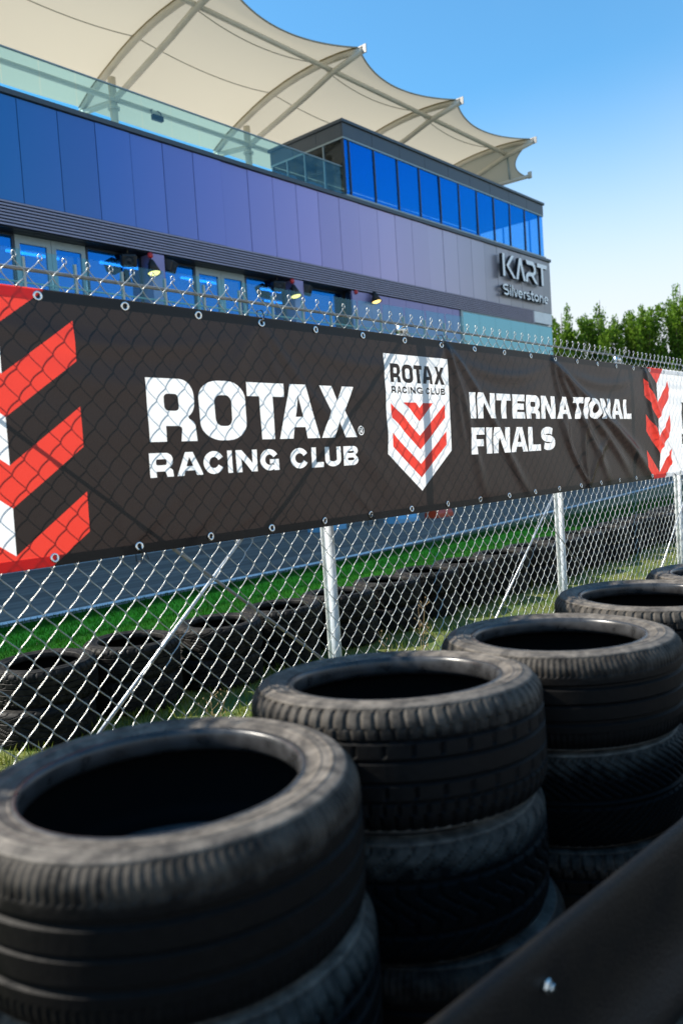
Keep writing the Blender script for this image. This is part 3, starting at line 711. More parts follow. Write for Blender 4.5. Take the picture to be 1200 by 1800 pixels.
M['clear'] = glass_mat('clear glass', (.92, .95, .96), (.8, .9, 1), .04)
M['glass_dark'] = glass_mat('clear dark glass', (.55, .62, .65), (.8, .9, 1), .04)
M['glass_teal'] = glass_mat('teal screen glass', (.1, .3, .36), (.24, .55, .68), .62, .12)
bld = empty('building', (14, BY, 0)); tag(bld, 'two-storey race building with blue violet cladding and a roof terrace', 'building')
def part(name, m, x0, x1, y0, y1, z0, z1, parent=bld, bev=0.0):
    b = MB(); b.box(x0-14, x1-14, y0-BY, y1-BY, z0, z1, bev=bev); return b.build(name, m, parent)
XL, XR = -9.0, 36.52
PW = 1.0283; px0 = 10.027-PW*18
first = None
i = 0; x = px0
while x < XR-.15:
    x1 = min(x+PW, XR)
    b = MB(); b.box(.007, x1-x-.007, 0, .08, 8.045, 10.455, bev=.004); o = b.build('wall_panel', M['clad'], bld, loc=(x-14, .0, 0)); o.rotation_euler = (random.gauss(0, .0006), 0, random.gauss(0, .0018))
    x = x1
part('wall_core', M['frame_dark'], px0, XR-.01, BY+.085, BY+.30, 8.05, 10.45)
part('parapet', M['dark_clad'], px0, XR+.05, BY-.06, BY+.5, 10.47, 10.60, bev=.01)
part('terrace_floor', M['concrete'], px0, XR-.05, BY+.52, 33, 10.2, 10.40)
part('rear_wall', M['interior'], px0, XR-.06, 32.7, 33, 0, 10.18)
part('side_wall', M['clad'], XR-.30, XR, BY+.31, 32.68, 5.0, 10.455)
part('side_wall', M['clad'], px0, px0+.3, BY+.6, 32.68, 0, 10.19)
part('upper_floor', M['concrete'], px0+.31, XR-.31, BY+.02, 32.69, 5.05, 5.25)
part('ceiling', M['interior'], px0+.31, XR-.31, BY+.70, 32.69, 7.7, 7.8)
part('inner_wall', M['interior'], px0+.31, XR-.31, 23.0, 23.2, 5.26, 7.69)
part('ground_storey', M['concrete'], px0, XR-.31, BY-.2, BY+.0, 0, 5.04)
for k_ in range(8):
    z = 8.030-k_*.074; b = MB()
    xa, xb = px0-14, 34.68-14
    v = []; f = []
    for xx in (xa, xb): v += [(xx, -.03, z-.040), (xx, -.03, z-.002), (xx, .04, z), (xx, .04, z-.02), (xx, -.01, z-.043)]
    f = [(0,5,6,1),(1,6,7,2),(2,7,8,3),(3,8,9,4),(4,9,5,0),(0,1,2,3,4),(9,8,7,6,5)]
    b.add(v, f); b.build('louvre_slat', M['louvre'], bld)
part('louvre_back', M['frame_dark'], px0, 34.68, BY+.052, BY+.20, 7.45, 8.04)
part('corner_block', M['white_paint'], 34.72, 36.48, BY+.01, BY+.3, 7.52, 8.035)
part('soffit', M['frame_dark'], px0, 34.7, BY+.20, BY+.68, 7.44, 7.60)
# first-floor glazing set back behind a balcony
def glaze(x0, x1, z0, z1, parent, door=False, y=BY+.45):
    fr = .12 if door else .055; b = MB()
    X0, X1, Y = x0-14, x1-14, y-BY
    b.box(X0, X0+fr, Y-.04, Y+.04, z0, z1); b.box(X1-fr, X1, Y-.04, Y+.04, z0, z1)
    b.box(X0+fr, X1-fr, Y-.04, Y+.04, z1-fr*(1.6 if door else 1), z1); b.box(X0+fr, X1-fr, Y-.04, Y+.04, z0, z0+fr*2)
    w = b.build('door' if door else 'window', M['frame'] if door else M['frame_dark'], parent)
    b = MB(); b.box(X0+fr, X1-fr, Y-.008, Y+.008, z0+fr*2, z1-fr*(1.6 if door else 1)); b.build('pane', M['glass_door'], w)
    if door:
        b = MB(); b.tube([(X1-fr*.5, Y-.045, z0+.85), (X1-fr*.5, Y-.09, z0+.9), (X1-fr*.5, Y-.09, z0+1.3), (X1-fr*.5, Y-.045, z0+1.35)], .012, 8); b.build('handle', M['eyelet'], w, smooth=True)
for c in (13.70-16.2, 13.70-10.8, 13.70-5.4, 13.70, 19.10):
    part('pier', M['pier'], c-.21, c+.21, BY-.02, BY+.5, 5.26, 7.43)
    if c < 19:
        glaze(c+.23, c+1.60, 5.26, 7.43, bld); glaze(c+1.62, c+2.55, 5.26, 7.43, bld, True); glaze(c+2.56, c+3.49, 5.26, 7.43, bld, True); glaze(c+3.51, c+5.17, 5.26, 7.43, bld)
    else: glaze(c+.23, 21.70, 5.26, 7.43, bld)
x = 21.75
while x < 28.3:
    x1 = min(x+PW, 28.45); part('lower_panel', M['pier'], x+.006, x1-.006, BY+.02, BY+.10, 5.26, 7.43, bev=.004); x = x1
part('lower_core', M['frame_dark'], 21.72, 28.45, BY+.11, BY+.3, 5.26, 7.43)
w = part('window_frame', M['frame'], 28.48, 28.62, BY-.02, BY+.3, 5.26, 7.44)
x = 28.63
while x < 36.3:
    part('screen_pane', M['glass_teal'], x, min(x+1.30, 36.45), BY+.02, BY+.05, 5.0, 7.40); x += 1.31
part('screen_head', M['frame'], 28.63, 36.48, BY+.0, BY+.28, 7.405, 7.445)
part('screen_backing', M['frame_dark'], 28.63, 36.2, BY+.12, BY+.3, 5.0, 7.40)
m_, n_, l_, bs = new_mat('lit strip light'); bs.inputs['Emission Color'].default_value = (.85, .95, 1, 1); bs.inputs['Emission Strength'].default_value = 5; M['tube_light'] = m_
for (xa, ya) in ((10.8, 20.5), (13.4, 20.2), (16.4, 20.4), (19.6, 20.2), (21, 21.5)): part('strip_light', M['tube_light'], xa, xa+1.5, ya, ya+.06, 7.62, 7.68)
# roof-level room
tw = empty('tower', (0, 0, 0), bld)
TX0, TX1, TY1 = 21.77, 36.12, 21.5
def tpart(name, m, x0, x1, y0, y1, z0, z1, bev=0.0): return part(name, m, x0, x1, y0, y1, z0, z1, tw, bev)
tpart('roof_edge', M['dark_clad'], TX0-.06, TX1+.06, BY-.06, TY1+.06, 13.06, 13.17, .012)
n_p = 9
for k_ in range(n_p):
    xa = TX0+(TX1-TX0)*k_/n_p; tpart('fascia_panel', M['dark_clad'], xa+.006, xa+(TX1-TX0)/n_p-.006, BY, BY+.06, 12.60, 13.055, .004)
for k_ in range(3):
    ya = BY+.065+(TY1-BY-.065)*k_/3; tpart('fascia_panel', M['dark_clad'], TX0, TX0+.06, ya+.006, ya+(TY1-BY-.065)/3-.006, 12.60, 13.055, .004)
tpart('ceiling', M['dark_room'], TX0+.065, TX1-.065, BY+.065, TY1, 12.62, 13.05)
tpart('window_head', M['frame'], TX0, TX1, BY+.005, BY+.09, 12.535, 12.595); tpart('window_head', M['frame'], TX0+.005, TX0+.08, BY+.095, TY1, 12.535, 12.595)
tpart('window_sill', M['frame'], TX0, TX1, BY-.03, BY+.09, 10.605, 10.665)
tpart('tower_floor', M['dark_room'], TX0+.09, TX1, BY+.51, TY1, 10.41, 10.46)
MX = [22.075]+[22.075+1.3605*i for i in range(1, 11)]
edges_ = [TX0+.02]+MX+[TX1-.02]
for k_ in range(len(edges_)-1):
    b = MB(); wd = (edges_[k_+1]-edges_[k_]-.07)/2; b.box(-wd, wd, -.009, .009, -.93, .93)
    o = b.build('pane', M['glass_tower'], tw, loc=((edges_[k_]+edges_[k_+1])/2-14, .045, 11.60)); o.rotation_euler = (random.gauss(0, .004), 0, random.gauss(0, .005))
for x in MX: tpart('mullion', M['frame_dark'], x-.034, x+.034, BY+.01, BY+.09, 10.67, 12.53)
tpart('mullion', M['frame_dark'], TX0, TX0+.052, BY+.01, BY+.09, 10.67, 12.53)
for k_, (ya, yb) in enumerate(((18.12, 18.95), (19.0, 19.85), (19.9, 20.7), (20.75, 21.45))):
    tpart('side_pane', M['glass_dark'], TX0+.03, TX0+.05, ya, yb-.05, 10.46, 12.53); tpart('side_mullion', M['frame'], TX0+.0, TX0+.08, yb-.045, yb-.0, 10.41, 12.53)
tpart('rear_wall', M['dark_room'], TX0+.06, TX1-.4, TY1-.12, TY1, 10.41, 12.53)
for ya, yb in ((18.12, 18.70), (18.75, 20.1), (20.15, 21.4)):
    tpart('end_pane', M['clear'], TX1-.05, TX1-.03, ya, yb, 10.67, 12.53); tpart('end_mullion', M['frame_dark'], TX1-.08, TX1, yb+.0, yb+.05, 10.41, 12.53)
tpart('end_wall', M['interior'], TX1-.08, TX1-.0, BY+.1, TY1-.13, 10.41, 10.66)
tpart('end_head', M['dark_clad'], TX1-.062, TX1, BY+.07, TY1, 12.54, 13.05)
# terrace balustrade
bal = empty('terrace_balustrade', (14, BY, 10.6)); tag(bal, 'long glass balustrade with thin handrail on the roof terrace', 'balustrade')
x = 9.778-.9662*18
while x < 21.7:
    x1 = min(x+.9662, 21.74); b = MB(); b.box(x-14+.008, x1-14-.008, .10, .117, .0, .985); b.build('pane', M['glass_rail'], bal); x = x1
b = MB(); b.box(-22, 21.74-14, .085, .13, .985, 1.025, bev=.006); b.build('handrail', M['frame'], bal)
b = MB(); b.box(-22, 21.74-14, .09, .13, -.005, .055); b.build('base_channel', M['frame'], bal)
# first-floor balcony balustrade
bal2 = empty('balcony_balustrade', (14, 16.5, 5.2)); tag(bal2, 'glass balustrade with white posts on the first-floor balcony', 'balustrade')
b = MB(); b.box(-22, 26.60-14, -.1, 1.48, -.22, .04); b.build('balcony_slab', M['concrete'], bal2)
b = MB(); b.box(-22, 26.60-14, -.02, .02, .60, .63); b.box(-22, 26.60-14, -.02, .02, .16, .19); b.build('rail', M['steel_white'], bal2)
x = 9.04-1.226*14; 
while x < 26.7:
    b = MB(); b.box(x-14-.03, x-14+.03, -.035, .035, .04, 1.16); b.box(x-14-.03, x-14+.05, -.06, -.035, .85, .90); b.build('post', M['steel_white'], bal2)
    if x+1.226 < 26.8:
        b = MB(); b.box(x-14+.045, x-14+1.226-.045, -.058, -.046, .10, 1.30+(0.012*(x-9) if x > 9 else 0)); b.build('pane', M['glass_rail'], bal2)
    x += 1.226

# wall lamps, beacons, loudspeakers
M['lamp'] = mat('dark bronze lamp', (.03, .028, .027), .45, .5)
m_, n_, l_, bs = new_mat('warm lit bulb'); bs.inputs['Emission Color'].default_value = (1, .66, .18, 1); bs.inputs['Emission Strength'].default_value = 1.3; bs.inputs['Base Color'].default_value = (.9, .8, .5, 1); M['bulb'] = m_
def lamp(x, z, label, y=BY-.02):
    r = empty('wall_lamp', (x, y-.16, z)); r.scale = (1.3, 1.3, 1.3); r.rotation_euler = (-.25, 0, 0); tag(r, label, 'wall lamp', 'cone wall lamps on the facade')
    b = MB(); b.lathe([(.02, .16), (.04, .165), (.06, .12), (.145, -.13), (.138, -.13), (.05, .10)], 24); b.build('shade', M['lamp'], r, smooth=True)
    b = MB(); b.lathe([(.001, -.145), (.06, -.14), (.11, -.125), (.125, -.10), (.001, -.09)], 20); b.build('bulb', M['bulb'], r, smooth=True)
    b = MB(); b.tube([(0, .02, .12), (0, .10, .13), (0, .12, .13)], .02, 8); b.build('bracket', M['lamp'], r, smooth=True)
lamp(13.40, 7.0, 'lit cone lamp on the pier beside the left glass doors'); lamp(18.73, 7.0, 'lit cone lamp on the pier at the end of the glass doors'); lamp(22.83, 7.28, 'lit cone lamp on the violet wall right of the doors', BY+.02)
def beacon(x, z, label, y=BY-.02):
    b = MB(); b.lathe([(.001, .07), (.05, .065), (.075, .045), (.08, 0.0)], 18); b.v = [(p[0], -p[2], p[1]) for p in b.v]
    tag(b.build('alarm_sounder', M['red'], None, smooth=True, loc=(x, y-.001, z)), label, 'alarm', 'red alarm sounders')
beacon(13.45, 7.36, 'red alarm sounder above the leftmost cone lamp'); beacon(18.80, 7.36, 'red alarm sounder above the middle cone lamp'); beacon(21.95, 7.40, 'red alarm sounder on the violet wall left of a lamp', BY+.02); 
def speaker(x, z, rz, label):
    r = empty('loudspeaker', (x, BY+.12, z)); r.rotation_euler = (.35, 0, rz); tag(r, label, 'loudspeaker', 'black loudspeakers under the louvres')
    b = MB(); b.box(-.20, .20, -.20, .12, -.16, .16, bev=.03); b.build('cabinet', M['black'], r)
    b = MB(); b.lathe([(.001, .02), (.05, .012), (.12, .0), (.13, .006), (.13, 0)], 18); b.v = [(p[0], -.201-p[2], p[1]) for p in b.v]; b.build('cone', M['frame_dark'], r, smooth=True)
    b = MB(); b.box(-.02, .02, .12, .30, .02, .24); b.build('bracket', M['black'], r)
speaker(12.86, 7.18, -.5, 'black loudspeaker left of the first pier lamp'); speaker(14.12, 7.22, .5, 'black loudspeaker right of the first pier lamp')
speaker(18.30, 7.18, -.5, 'black loudspeaker left of the second pier lamp'); speaker(19.52, 7.22, .5, 'black loudspeaker right of the second pier lamp')

# sign
M['sign'] = mat('white sign face', (.95, .95, .95), .3); M['sign_side'] = mat('black sign return', (.008, .008, .009), .5)
sign = empty('wall_sign', (31.6, BY, 8.3)); tag(sign, 'raised white letters KART Silverstone on the grey cladding', 'sign')
def solid_letter(contours, depth=.16, gap=.10):
    pts = []; edges = []
    for c in contours:
        b_ = len(pts); pts += c; edges += [(b_+i_, b_+(i_+1) % len(c)) for i_ in range(len(c))]
    r = delaunay_2d_cdt([Vector(p) for p in pts], edges, [], 0, 1e-5)
    V_ = np.array([(p.x, p.y) for p in r[0]]); F_ = np.array([q for q in r[2]], np.int32); ce = V_[F_].mean(1); ins = np.zeros(len(F_), bool)
    for c in contours: ins ^= inside(c, ce[:,0], ce[:,1])
    b = MB(); b.add([(p[0], -gap-depth, p[1]) for p in V_], [tuple(q) for q in F_[ins]], 0)
    b.add([(p[0], -gap, p[1]) for p in V_], [tuple(q)[::-1] for q in F_[ins]], 1)
    for c in contours:
        n_ = len(c); v = [(a, -gap-depth, z) for a, z in c]+[(a, -gap, z) for a, z in c]
        b.add(v, [(i_, (i_+1) % n_, n_+(i_+1) % n_, n_+i_) for i_ in range(n_)], 1)
    return b.build('letter', [M['sign'], M['sign_side']], sign)
ox, oz = -31.6, -8.3
def P2(l): return [(a+ox, z+oz) for a, z in l]
t_ = .21
KA = [[(31.62,9.17),(31.80,9.17),(31.80,10.14),(31.62,10.14)],
      [(32.50,9.17),(32.72,9.17),(32.14,9.66),(32.62,10.14),(32.40,10.14),(31.93,9.66)],
      [(32.74,9.17),(32.93,9.17),(33.16,9.86),(33.40,9.17),(33.60,9.17),(33.25,10.14),(33.07,10.14)],
      [(33.62,9.17),(33.80,9.17),(33.80,9.37),(33.92,9.46),(34.16,9.46),(34.50,9.17),(34.74,9.17),(34.36,9.50),(34.56,9.62),(34.60,9.80),(34.54,10.02),(34.34,10.14),(33.66,10.14),(33.78,9.96),(34.28,9.96),(34.40,9.88),(34.41,9.74),(34.33,9.64),(33.86,9.63),(33.68,9.52),(33.62,9.40)],
      [(35.10,9.17),(35.29,9.17),(35.29,9.96),(35.68,9.96),(35.68,10.14),(34.72,10.14),(34.72,9.96),(35.10,9.96)]]
for c in KA: solid_letter([P2(c)])
def low(ch, x0, w):
    z0, xh, h, t = 8.39, .34, .48, .085
    A = lambda *a: [(x0+p[0], z0+p[1]) for p in arc(*a)]
    if ch == 'S': return [[(x0+a, z0+c) for a, c in glyph('S', w, h, t*1.15, t*1.0)[0]]]
    if ch == 'i': return [[(x0,z0),(x0+t,z0),(x0+t,z0+xh),(x0,z0+xh)], [(x0,z0+xh+.05),(x0+t,z0+xh+.05),(x0+t,z0+h),(x0,z0+h)]]
    if ch == 'l': return [[(x0,z0),(x0+t,z0),(x0+t,z0+h),(x0,z0+h)]]
    if ch == 'v': return [[(x0,z0+xh),(x0+w*.38,z0),(x0+w*.62,z0),(x0+w,z0+xh),(x0+w-t,z0+xh),(x0+w*.5,z0+.09),(x0+t,z0+xh)]]
    if ch == 'o': return [A(w/2,xh/2,w/2,xh/2,0,350,26), A(w/2,xh/2,w/2-t,xh/2-t,0,350,22)]
    if ch == 'e':
        return [A(w/2,xh/2,w/2,xh/2,0,312,26)+[(x0+w*.70,z0+xh*.24)]+A(w/2,xh/2,w/2-t,xh/2-t,300,190,10)+[(x0+w,z0+xh*.42)], A(w/2,xh*.55,w/2-t,xh*.45-t,8,172,10)]
    if ch == 'r': return [[(x0,z0),(x0+t,z0),(x0+t,z0+xh*.62),(x0+w*.62,z0+xh*.74),(x0+w,z0+xh*.72),(x0+w,z0+xh),(x0+w*.7,z0+xh),(x0+t,z0+xh*.86),(x0+t,z0+xh),(x0,z0+xh)]]
    if ch == 's': return [[(x0+a, z0+c) for a, c in glyph('S', w, xh, t*.95, t*.82)[0]]]
    if ch == 't': return [[(x0+w*.3,z0+.03),(x0+w*.45,z0),(x0+w,z0),(x0+w,z0+t),(x0+w*.3+t,z0+t),(x0+w*.3+t,z0+xh-t),(x0+w,z0+xh-t),(x0+w,z0+xh),(x0+w*.3+t,z0+xh),(x0+w*.3+t,z0+h*.92),(x0+w*.3,z0+h*.92),(x0+w*.3,z0+xh),(x0,z0+xh),(x0,z0+xh-t),(x0+w*.3,z0+xh-t)]]
    if ch == 'n': return [[(x0,z0),(x0+t,z0)]+A(w/2,xh-w/2,w/2-t,w/2-t,180,0,10)+[(x0+w-t,z0),(x0+w,z0)]+A(w/2,xh-w/2,w/2,w/2,0,125,8)+[(x0+t,z0+xh*.9),(x0+t,z0+xh),(x0,z0+xh)]]
for ch, a, bb in [('S',31.63,32.14),('i',32.21,32.30),('l',32.39,32.48),('v',32.52,32.92),('e',32.93,33.34),('r',33.42,33.66),('s',33.69,34.05),('t',34.07,34.37),('o',34.41,34.84),('n',34.91,35.29),('e',35.36,35.76)]:
    L_ = low(ch, a, bb-a)
    if ch == 'i':
        for c in L_: solid_letter([P2(c)], .12, .09)
    else: solid_letter([P2(c) for c in L_], .12, .09)
for xx in (31.72, 33.02, 34.5, 35.2):
    b = MB(); b.box(xx+ox-.015, xx+ox+.015, -.10, 0, 9.7+oz, 9.73+oz); b.build('stand_off', M['sign_side'], sign)

# ------------------------------------------------------------------ tensile canopy
M['fabric'] = sheet_mat('cream canopy fabric', (.60, .545, .44), (.46, .415, .32), .42, .6, .2)
M['seam'] = mat('fabric seam', (.30, .29, .24), .7); M['rope'] = mat('khaki keder edge', (.22, .17, .06), .7)
can = empty('tensile_canopy', (14, 21, 10.4)); tag(can, 'cream tensile membrane canopy on white tubes over the terrace', 'canopy')
co = np.array([14, 21, 10.4])
RIB = [(25.2,14.32),(24.5,14.66),(23.6,14.97),(22.7,15.24),(21.9,15.43),(21.1,15.555),(20.4,15.62),(19.7,15.645),(19.0,15.63),(18.37,15.585),(17.9,15.52),(17.60,15.46)]
rp = np.array([a for a, _ in RIB]); rz_ = np.array([c for _, c in RIB]); rl = np.linspace(0, 1, len(RIB))
FR = [34.406-5.990*i for i in range(6)]
def ribpt(q): return np.interp(q, rl, rp), np.interp(q, rl, rz_)
for k_, xf in enumerate(FR):
    if k_ < len(FR)-1:
        x0, x1 = FR[k_+1], xf; NA, NQ = 28, 30; v = []; f = []
        for j in range(NQ+1):
            q = j/NQ; p_, z_ = ribpt(q)
            for i in range(NA+1):
                a = i/NA; s4 = 4*a*(1-a); w = q**3
                v.append((x0+(x1-x0)*a, p_+.78*s4*w+(-.5*s4*(1-q)**3), z_+.10-(.30*s4*(1-.6*w))))
        for j in range(NQ):
            for i in range(NA): f.append((j*(NA+1)+i, j*(NA+1)+i+1, (j+1)*(NA+1)+i+1, (j+1)*(NA+1)+i))
        np_mesh('fabric_bay', np.array(v)-co, np.array(f), M['fabric'], can, True)
        V_ = np.array(v).reshape(NQ+1, NA+1, 3)
        for row in (11, 20):
            b = MB(); b.tube([tuple(p-co-np.array([0,0,.012])) for p in V_[row]], .014, 6); b.build('seam', M['seam'], can, smooth=True)
        b = MB(); b.tube([tuple(p-co) for p in V_[NQ]], .028, 8); b.build('edge_cable', M['seam'], can, smooth=True)
    pts = [(xf, p_, z_-.02) for p_, z_ in RIB]
    b = MB(); b.tube([tuple(np.array(p)-co) for p in pts], .105, 14); rb_ = b.build('rib', M['steel_white'], can, smooth=True)
    b = MB(); b.tube([tuple(np.array(p)-co+np.array([-.10,0,.085])) for p in pts], .022, 6); b.build('keder', M['rope'], rb_, smooth=True)
    b = MB(); b.tube([tuple(np.array(p)-co) for p in [(xf,25.15,14.22),(xf,23.35,13.98),(xf,20.06,14.82),(xf,18.88,15.17),(xf,17.45,15.40)]], .10, 14); b.build('strut', M['steel_white'], can, smooth=True)
    b = MB(); b.tube([tuple(np.array(p)-co) for p in [(xf,23.30,10.4),(xf,23.30,14.75)]], .13, 16); b.lathe([(.13,0),(.20,.0),(.20,.06),(.13,.06)], 16, axis=tuple(np.array((xf,23.30,13.72))-co)); b.build('mast', M['steel_white'], can, smooth=True)
    b = MB(); b.box(xf-.02-14, xf+.02-14, 17.28-21, 17.62-21, 15.30-10.4, 15.58-10.4); b.tube([tuple(np.array((xf, 17.45, 15.52))-co), tuple(np.array((xf, 17.75, 15.56))-co)], .05, 8); b.build('tip_plate', M['dull'], can)
for (p_, z_, r_) in ((18.84, 15.25, .085), (23.20, 14.02, .085)):
    b = MB(); b.tube([(FR[-1]-.5-14, p_-21, z_-10.4), (FR[0]-14, p_-21, z_-10.4)], r_, 12); b.build('purlin', M['steel_white'], can, smooth=True)
xe = FR[0]
b = MB(); b.tube([tuple(np.array(p)-co) for p in [(xe+.02,25.0,14.15),(xe+.02,17.75,13.97)]], .085, 12); b.box(xe-14, xe+.04-14, 17.62-21, 17.80-21, 13.86-10.4, 14.16-10.4); b.build('end_tube', M['steel_white'], can, smooth=True)
b = MB(); b.tube([tuple(np.array(p)-co) for p in [(xe+.02,18.8,15.2),(xe+.02,18.72,14.0)]], .04, 8); b.build('prop', M['frame'], can, smooth=True)
v = []; f = []; NA, NQ = 12, 24
for j in range(NQ+1):
    q = j/NQ; pu, zu = ribpt(q)
    for i in range(NA+1):
        a = i/NA; sc_ = 4*a*(1-a); pl = 25.0+(18.0-25.0)*q; zl = 14.15+(14.06-14.15)*q
        v.append((xe+.06, pu+(pl-pu)*a+.62*sc_*q**4, zu+.05+(zl-zu-.05)*a))
for j in range(NQ):
    for i in range(NA): f.append((j*(NA+1)+i, j*(NA+1)+i+1, (j+1)*(NA+1)+i+1, (j+1)*(NA+1)+i))
np_mesh('end_fabric', np.array(v)-co, np.array(f), M['fabric'], can, True)
b = MB(); V_ = np.array(v).reshape(NQ+1, NA+1, 3); b.tube([tuple(p-co) for p in V_[NQ]], .025, 8); b.build('edge_cable', M['seam'], can, smooth=True)
# floodlight clamped to the purlin
fl = empty('floodlight', (17.95, 23.0, 13.9)); tag(fl, 'small dark floodlight hanging from the canopy tube', 'floodlight')
b = MB(); b.box(-.22, .22, -.10, .06, -.24, -.06, bev=.02); b.build('housing', M['frame_dark'], fl)
b = MB(); b.tube([(-.2, 0, -.1), (-.2, .05, .1), (-.1, .1, .16)], .02, 6); b.tube([(.2, 0, -.1), (.2, .05, .1), (.1, .1, .16)], .02, 6); b.build('bracket', M['frame_dark'], fl)

# ------------------------------------------------------------------ trees beyond the building
def leaf_mat(name, c1, c2):
    m = bpy.data.materials.new(name); m.use_nodes = True; n = m.node_tree.nodes; l = m.node_tree.links; b = n['Principled BSDF']
    ge = n.new('ShaderNodeNewGeometry'); r = n.new('ShaderNodeValToRGB'); r.color_ramp.elements[0].color = (*c1,1); r.color_ramp.elements[1].color = (*c2,1); b.inputs['Specular IOR Level'].default_value = .12
    l.new(ge.outputs['Random Per Island'], r.inputs[0]); l.new(r.outputs[0], b.inputs['Base Color']); b.inputs['Roughness'].default_value = .5
    tl = n.new('ShaderNodeBsdfTranslucent'); l.new(r.outputs[0], tl.inputs[0]); mx = n.new('ShaderNodeMixShader'); mx.inputs[0].default_value = .45
    l.new(b.outputs[0], mx.inputs[1]); l.new(tl.outputs[0], mx.inputs[2]); l.new(mx.outputs[0], n['Material Output'].inputs[0]); return m
M['leaf'] = leaf_mat('poplar leaf', (.05, .115, .010), (.19, .32, .032)); M['bark'] = mat('bark', (.06, .045, .03), .9, var=.3, scale=6, bump=.5)
def quads(C, N, T, Wd, Ln):
    """leaf quads: centre C, direction T, side N"""
    a = C-N*Wd[:,None]*.5; b_ = C+N*Wd[:,None]*.5; t = T*Ln[:,None]
    return np.stack([C, b_+t*.45, C+t, a+t*.45], 1).reshape(-1, 3)
def poplar(x, y, H, spread, label, n_br=46, seed=0):
    rg = np.random.default_rng(seed); t = empty('poplar_tree', (x, y, 0)); tag(t, label, 'tree', 'trees beyond the building')
    b = MB(); b.tube([(0,0,-.2),(.05,0,H*.3),(0,.06,H*.6),(.03,0,H*.93)], [.20,.15,.08,.015], 10)
    cs = []; ts = []
    for k_ in range(n_br):                                  # steeply rising limbs, each ending in a leafy plume
        az = rg.random()*6.283; q0 = rg.random(); h0 = H*(.08+.62*q0); rr = spread*(.25+.75*math.sqrt(rg.random()))
        env = 1.0-.16*(rr/spread)**1.5-.12*rg.random(); top = min(H*env, h0+H*(.20+.26*rg.random())); ro = rr*(1-.45*max(0, top/H-.6)/.4)
        e = np.array([math.cos(az)*ro, math.sin(az)*ro, top]); s0 = np.array([0, 0, h0]); mid = np.array([math.cos(az)*ro*.85, math.sin(az)*ro*.85, h0+(top-h0)*.42])
        b.tube([tuple(s0), tuple(mid), tuple(e)], [.04, .025, .006], 5)
        m = int(190+150*rg.random()); q = rg.random(m)**.8
        c = (1-q)[:,None]**2*s0+2*(q*(1-q))[:,None]*mid+(q**2)[:,None]*e
        wid = .36*(1-.8*q)+.07; c = c+np.clip(rg.normal(size=(m,3)), -1.6, 1.6)*wid[:,None]*np.array([.8,.8,1.0]); cs.append(c)
        d = rg.normal(size=(m,3))*.5+np.array([math.cos(az)*.35, math.sin(az)*.35, 1.0]); ts.append(d)
    b.build('trunk', M['bark'], t, smooth=True)
    C = np.concatenate(cs); T = np.concatenate(ts); T /= np.linalg.norm(T, axis=1)[:,None]; N = np.cross(T, rg.normal(size=T.shape)); N /= np.linalg.norm(N, axis=1)[:,None]
    n = len(C); v = quads(C, N, T, .09+.06*rg.random(n), .16+.12*rg.random(n))
    np_mesh('crown', v, np.arange(4*n).reshape(-1, 4), M['leaf'], t, False)
TREES = [(57.6, 26.3, 9.6, 1.5, 'short bright green poplar between the first and second tall poplars'), (59.8, 24.1, 9.4, 1.5, 'short bright green poplar between the second and third tall poplars'), (61.7, 21.8, 9.6, 1.5, 'short bright green poplar between the third and fourth tall poplars'),
         (56.6, 27.2, 12.5, 1.7, 'bright green poplar right beside the building corner'), (58.8, 25.2, 13.4, 2.1, 'broad bright green poplar, second from the building corner'),
         (60.7, 22.9, 12.9, 1.8, 'bright green poplar, third from the building corner'), (62.6, 20.7, 14.2, 2.1, 'tall bright green poplar at the right edge of the picture'),
         (66.5, 28.9, 10.0, 2.0, 'lower poplar standing behind the first two poplars'), (68.4, 26.6, 9.8, 2.0, 'lower poplar standing behind the second and third poplars'), (70.0, 24.2, 10.0, 2.0, 'lower poplar behind the third and fourth poplars')]
for i, (x, y, h, s_, lb) in enumerate(TREES): poplar(x, y, h, s_, lb, 60, 20+i)

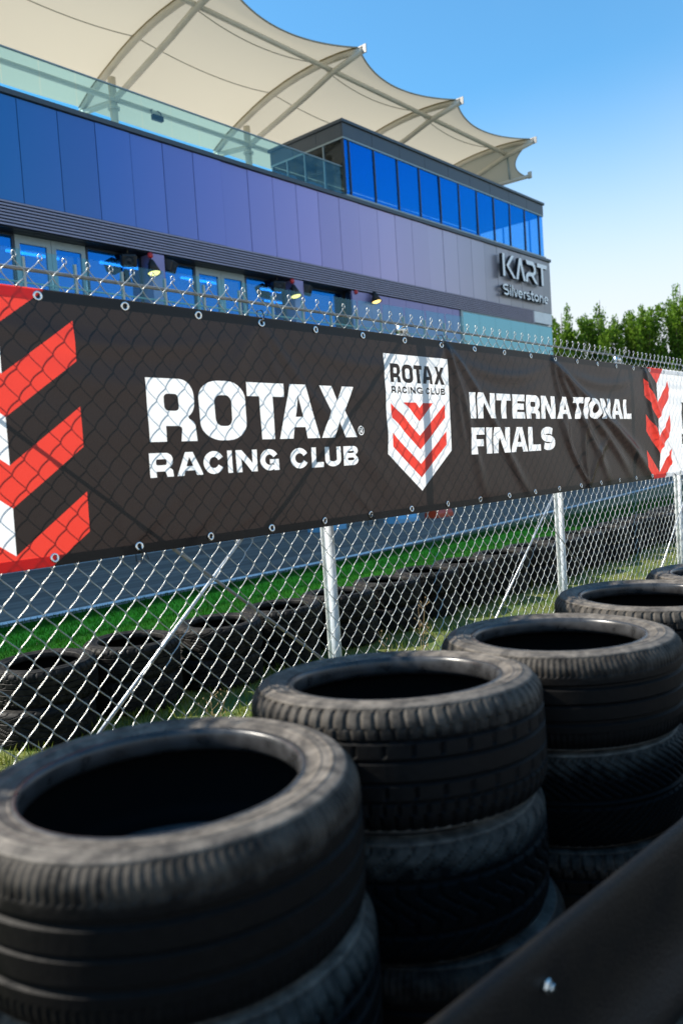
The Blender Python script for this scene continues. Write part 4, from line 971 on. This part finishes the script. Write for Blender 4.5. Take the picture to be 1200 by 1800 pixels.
# ------------------------------------------------------------------ grass and weeds
M['blade'] = leaf_mat('grass blade', (.03, .10, .006), (.24, .24, .045)); M['blade_green'] = leaf_mat('mown blade', (.004, .062, .001), (.020, .115, .004)); M['straw'] = mat('dry stalk', (.30, .20, .10), .8)
def grass(name, n, x0, x1, y0, y1, h, w, m, label, seed, clump=True):
    rg = np.random.default_rng(seed); nearer = rg.random(n)**1.7
    x = x0+(x1-x0)*nearer; y = y0+(y1-y0)*rg.random(n)
    if clump:
        k_ = np.sin(x*7.3+1.7*np.sin(y*9))*np.sin(y*8.1+x*2.3); keep = rg.random(n) < .35+.65*(k_ > -.1); x, y = x[keep], y[keep]; n = len(x); hh = h*(.35+.9*rg.random(n)*(.6+.4*(k_[keep] > .2)))
    else: hh = h*(.6+.6*rg.random(n))
    C = np.stack([x, y, np.full(n, .002)], 1); d = rg.normal(size=(n,3))*.33; d[:,2] = 1; d /= np.linalg.norm(d, axis=1)[:,None]
    a = rg.random(n)*6.283; N = np.stack([np.cos(a), np.sin(a), 0*a], 1)*(w*(.6+.8*rg.random(n)))[:,None]
    bend_ = np.stack([np.cos(a+1.5), np.sin(a+1.5), -.25+0*a], 1)*(hh*.35*rg.random(n))[:,None]
    v = np.stack([C-N, C+N, C+d*hh[:,None]*.6+N*.7+bend_*.3, C+d*hh[:,None]+bend_], 1).reshape(-1, 3)
    f = np.arange(4*n).reshape(-1, 4)
    o = np_mesh(name, v, f, m, None, False); return tag(o, label, 'grass', kind='stuff')
grass('rough_grass', 36000, .8, 16, 2.2, 4.9, .085, .0026, M['blade'], 'rough yellow green grass growing under the fence', 3)
grass('mown_grass', 60000, 2.5, 26, 4.7, 8.42, .045, .004, M['blade_green'], 'short dark green grass on the mown strip', 4, False)
def weed(x, y, h, label, seed):
    rg = random.Random(seed); t = empty('dry_weed', (x, y, 0)); tag(t, label, 'weed', 'dry weeds by the fence')
    for s_ in range(3):
        b = MB(); lean = rg.uniform(-.12, .12); l2 = rg.uniform(-.1, .1); hh = h*rg.uniform(.75, 1)
        P_ = [(lean*q*q, l2*q*q, hh*q) for q in (0, .35, .7, 1)]; b.tube(P_, [.0028, .0024, .0018, .001], 5)
        for k_ in range(9):
            q = .45+.55*rg.random(); a = rg.random()*6.28; px_, py_, pz_ = lean*q*q, l2*q*q, hh*q; r_ = .03*rg.random()+.012
            e = (px_+math.cos(a)*r_, py_+math.sin(a)*r_, pz_+.03); b.tube([(px_, py_, pz_), e], .001, 4); b.lathe([(.001,-.006),(.004,0),(.001,.007)], 5, axis=e)
        b.build('stalk', M['straw'], t)
weed(3.35, 2.60, .62, 'dry brown weed stalks behind the mesh left of the second post brace', 1); weed(4.15, 3.05, .66, 'dry brown weed nearer the second fence post', 2); weed(2.65, 3.3, .34, 'small dry weed low behind the first fence post', 3)
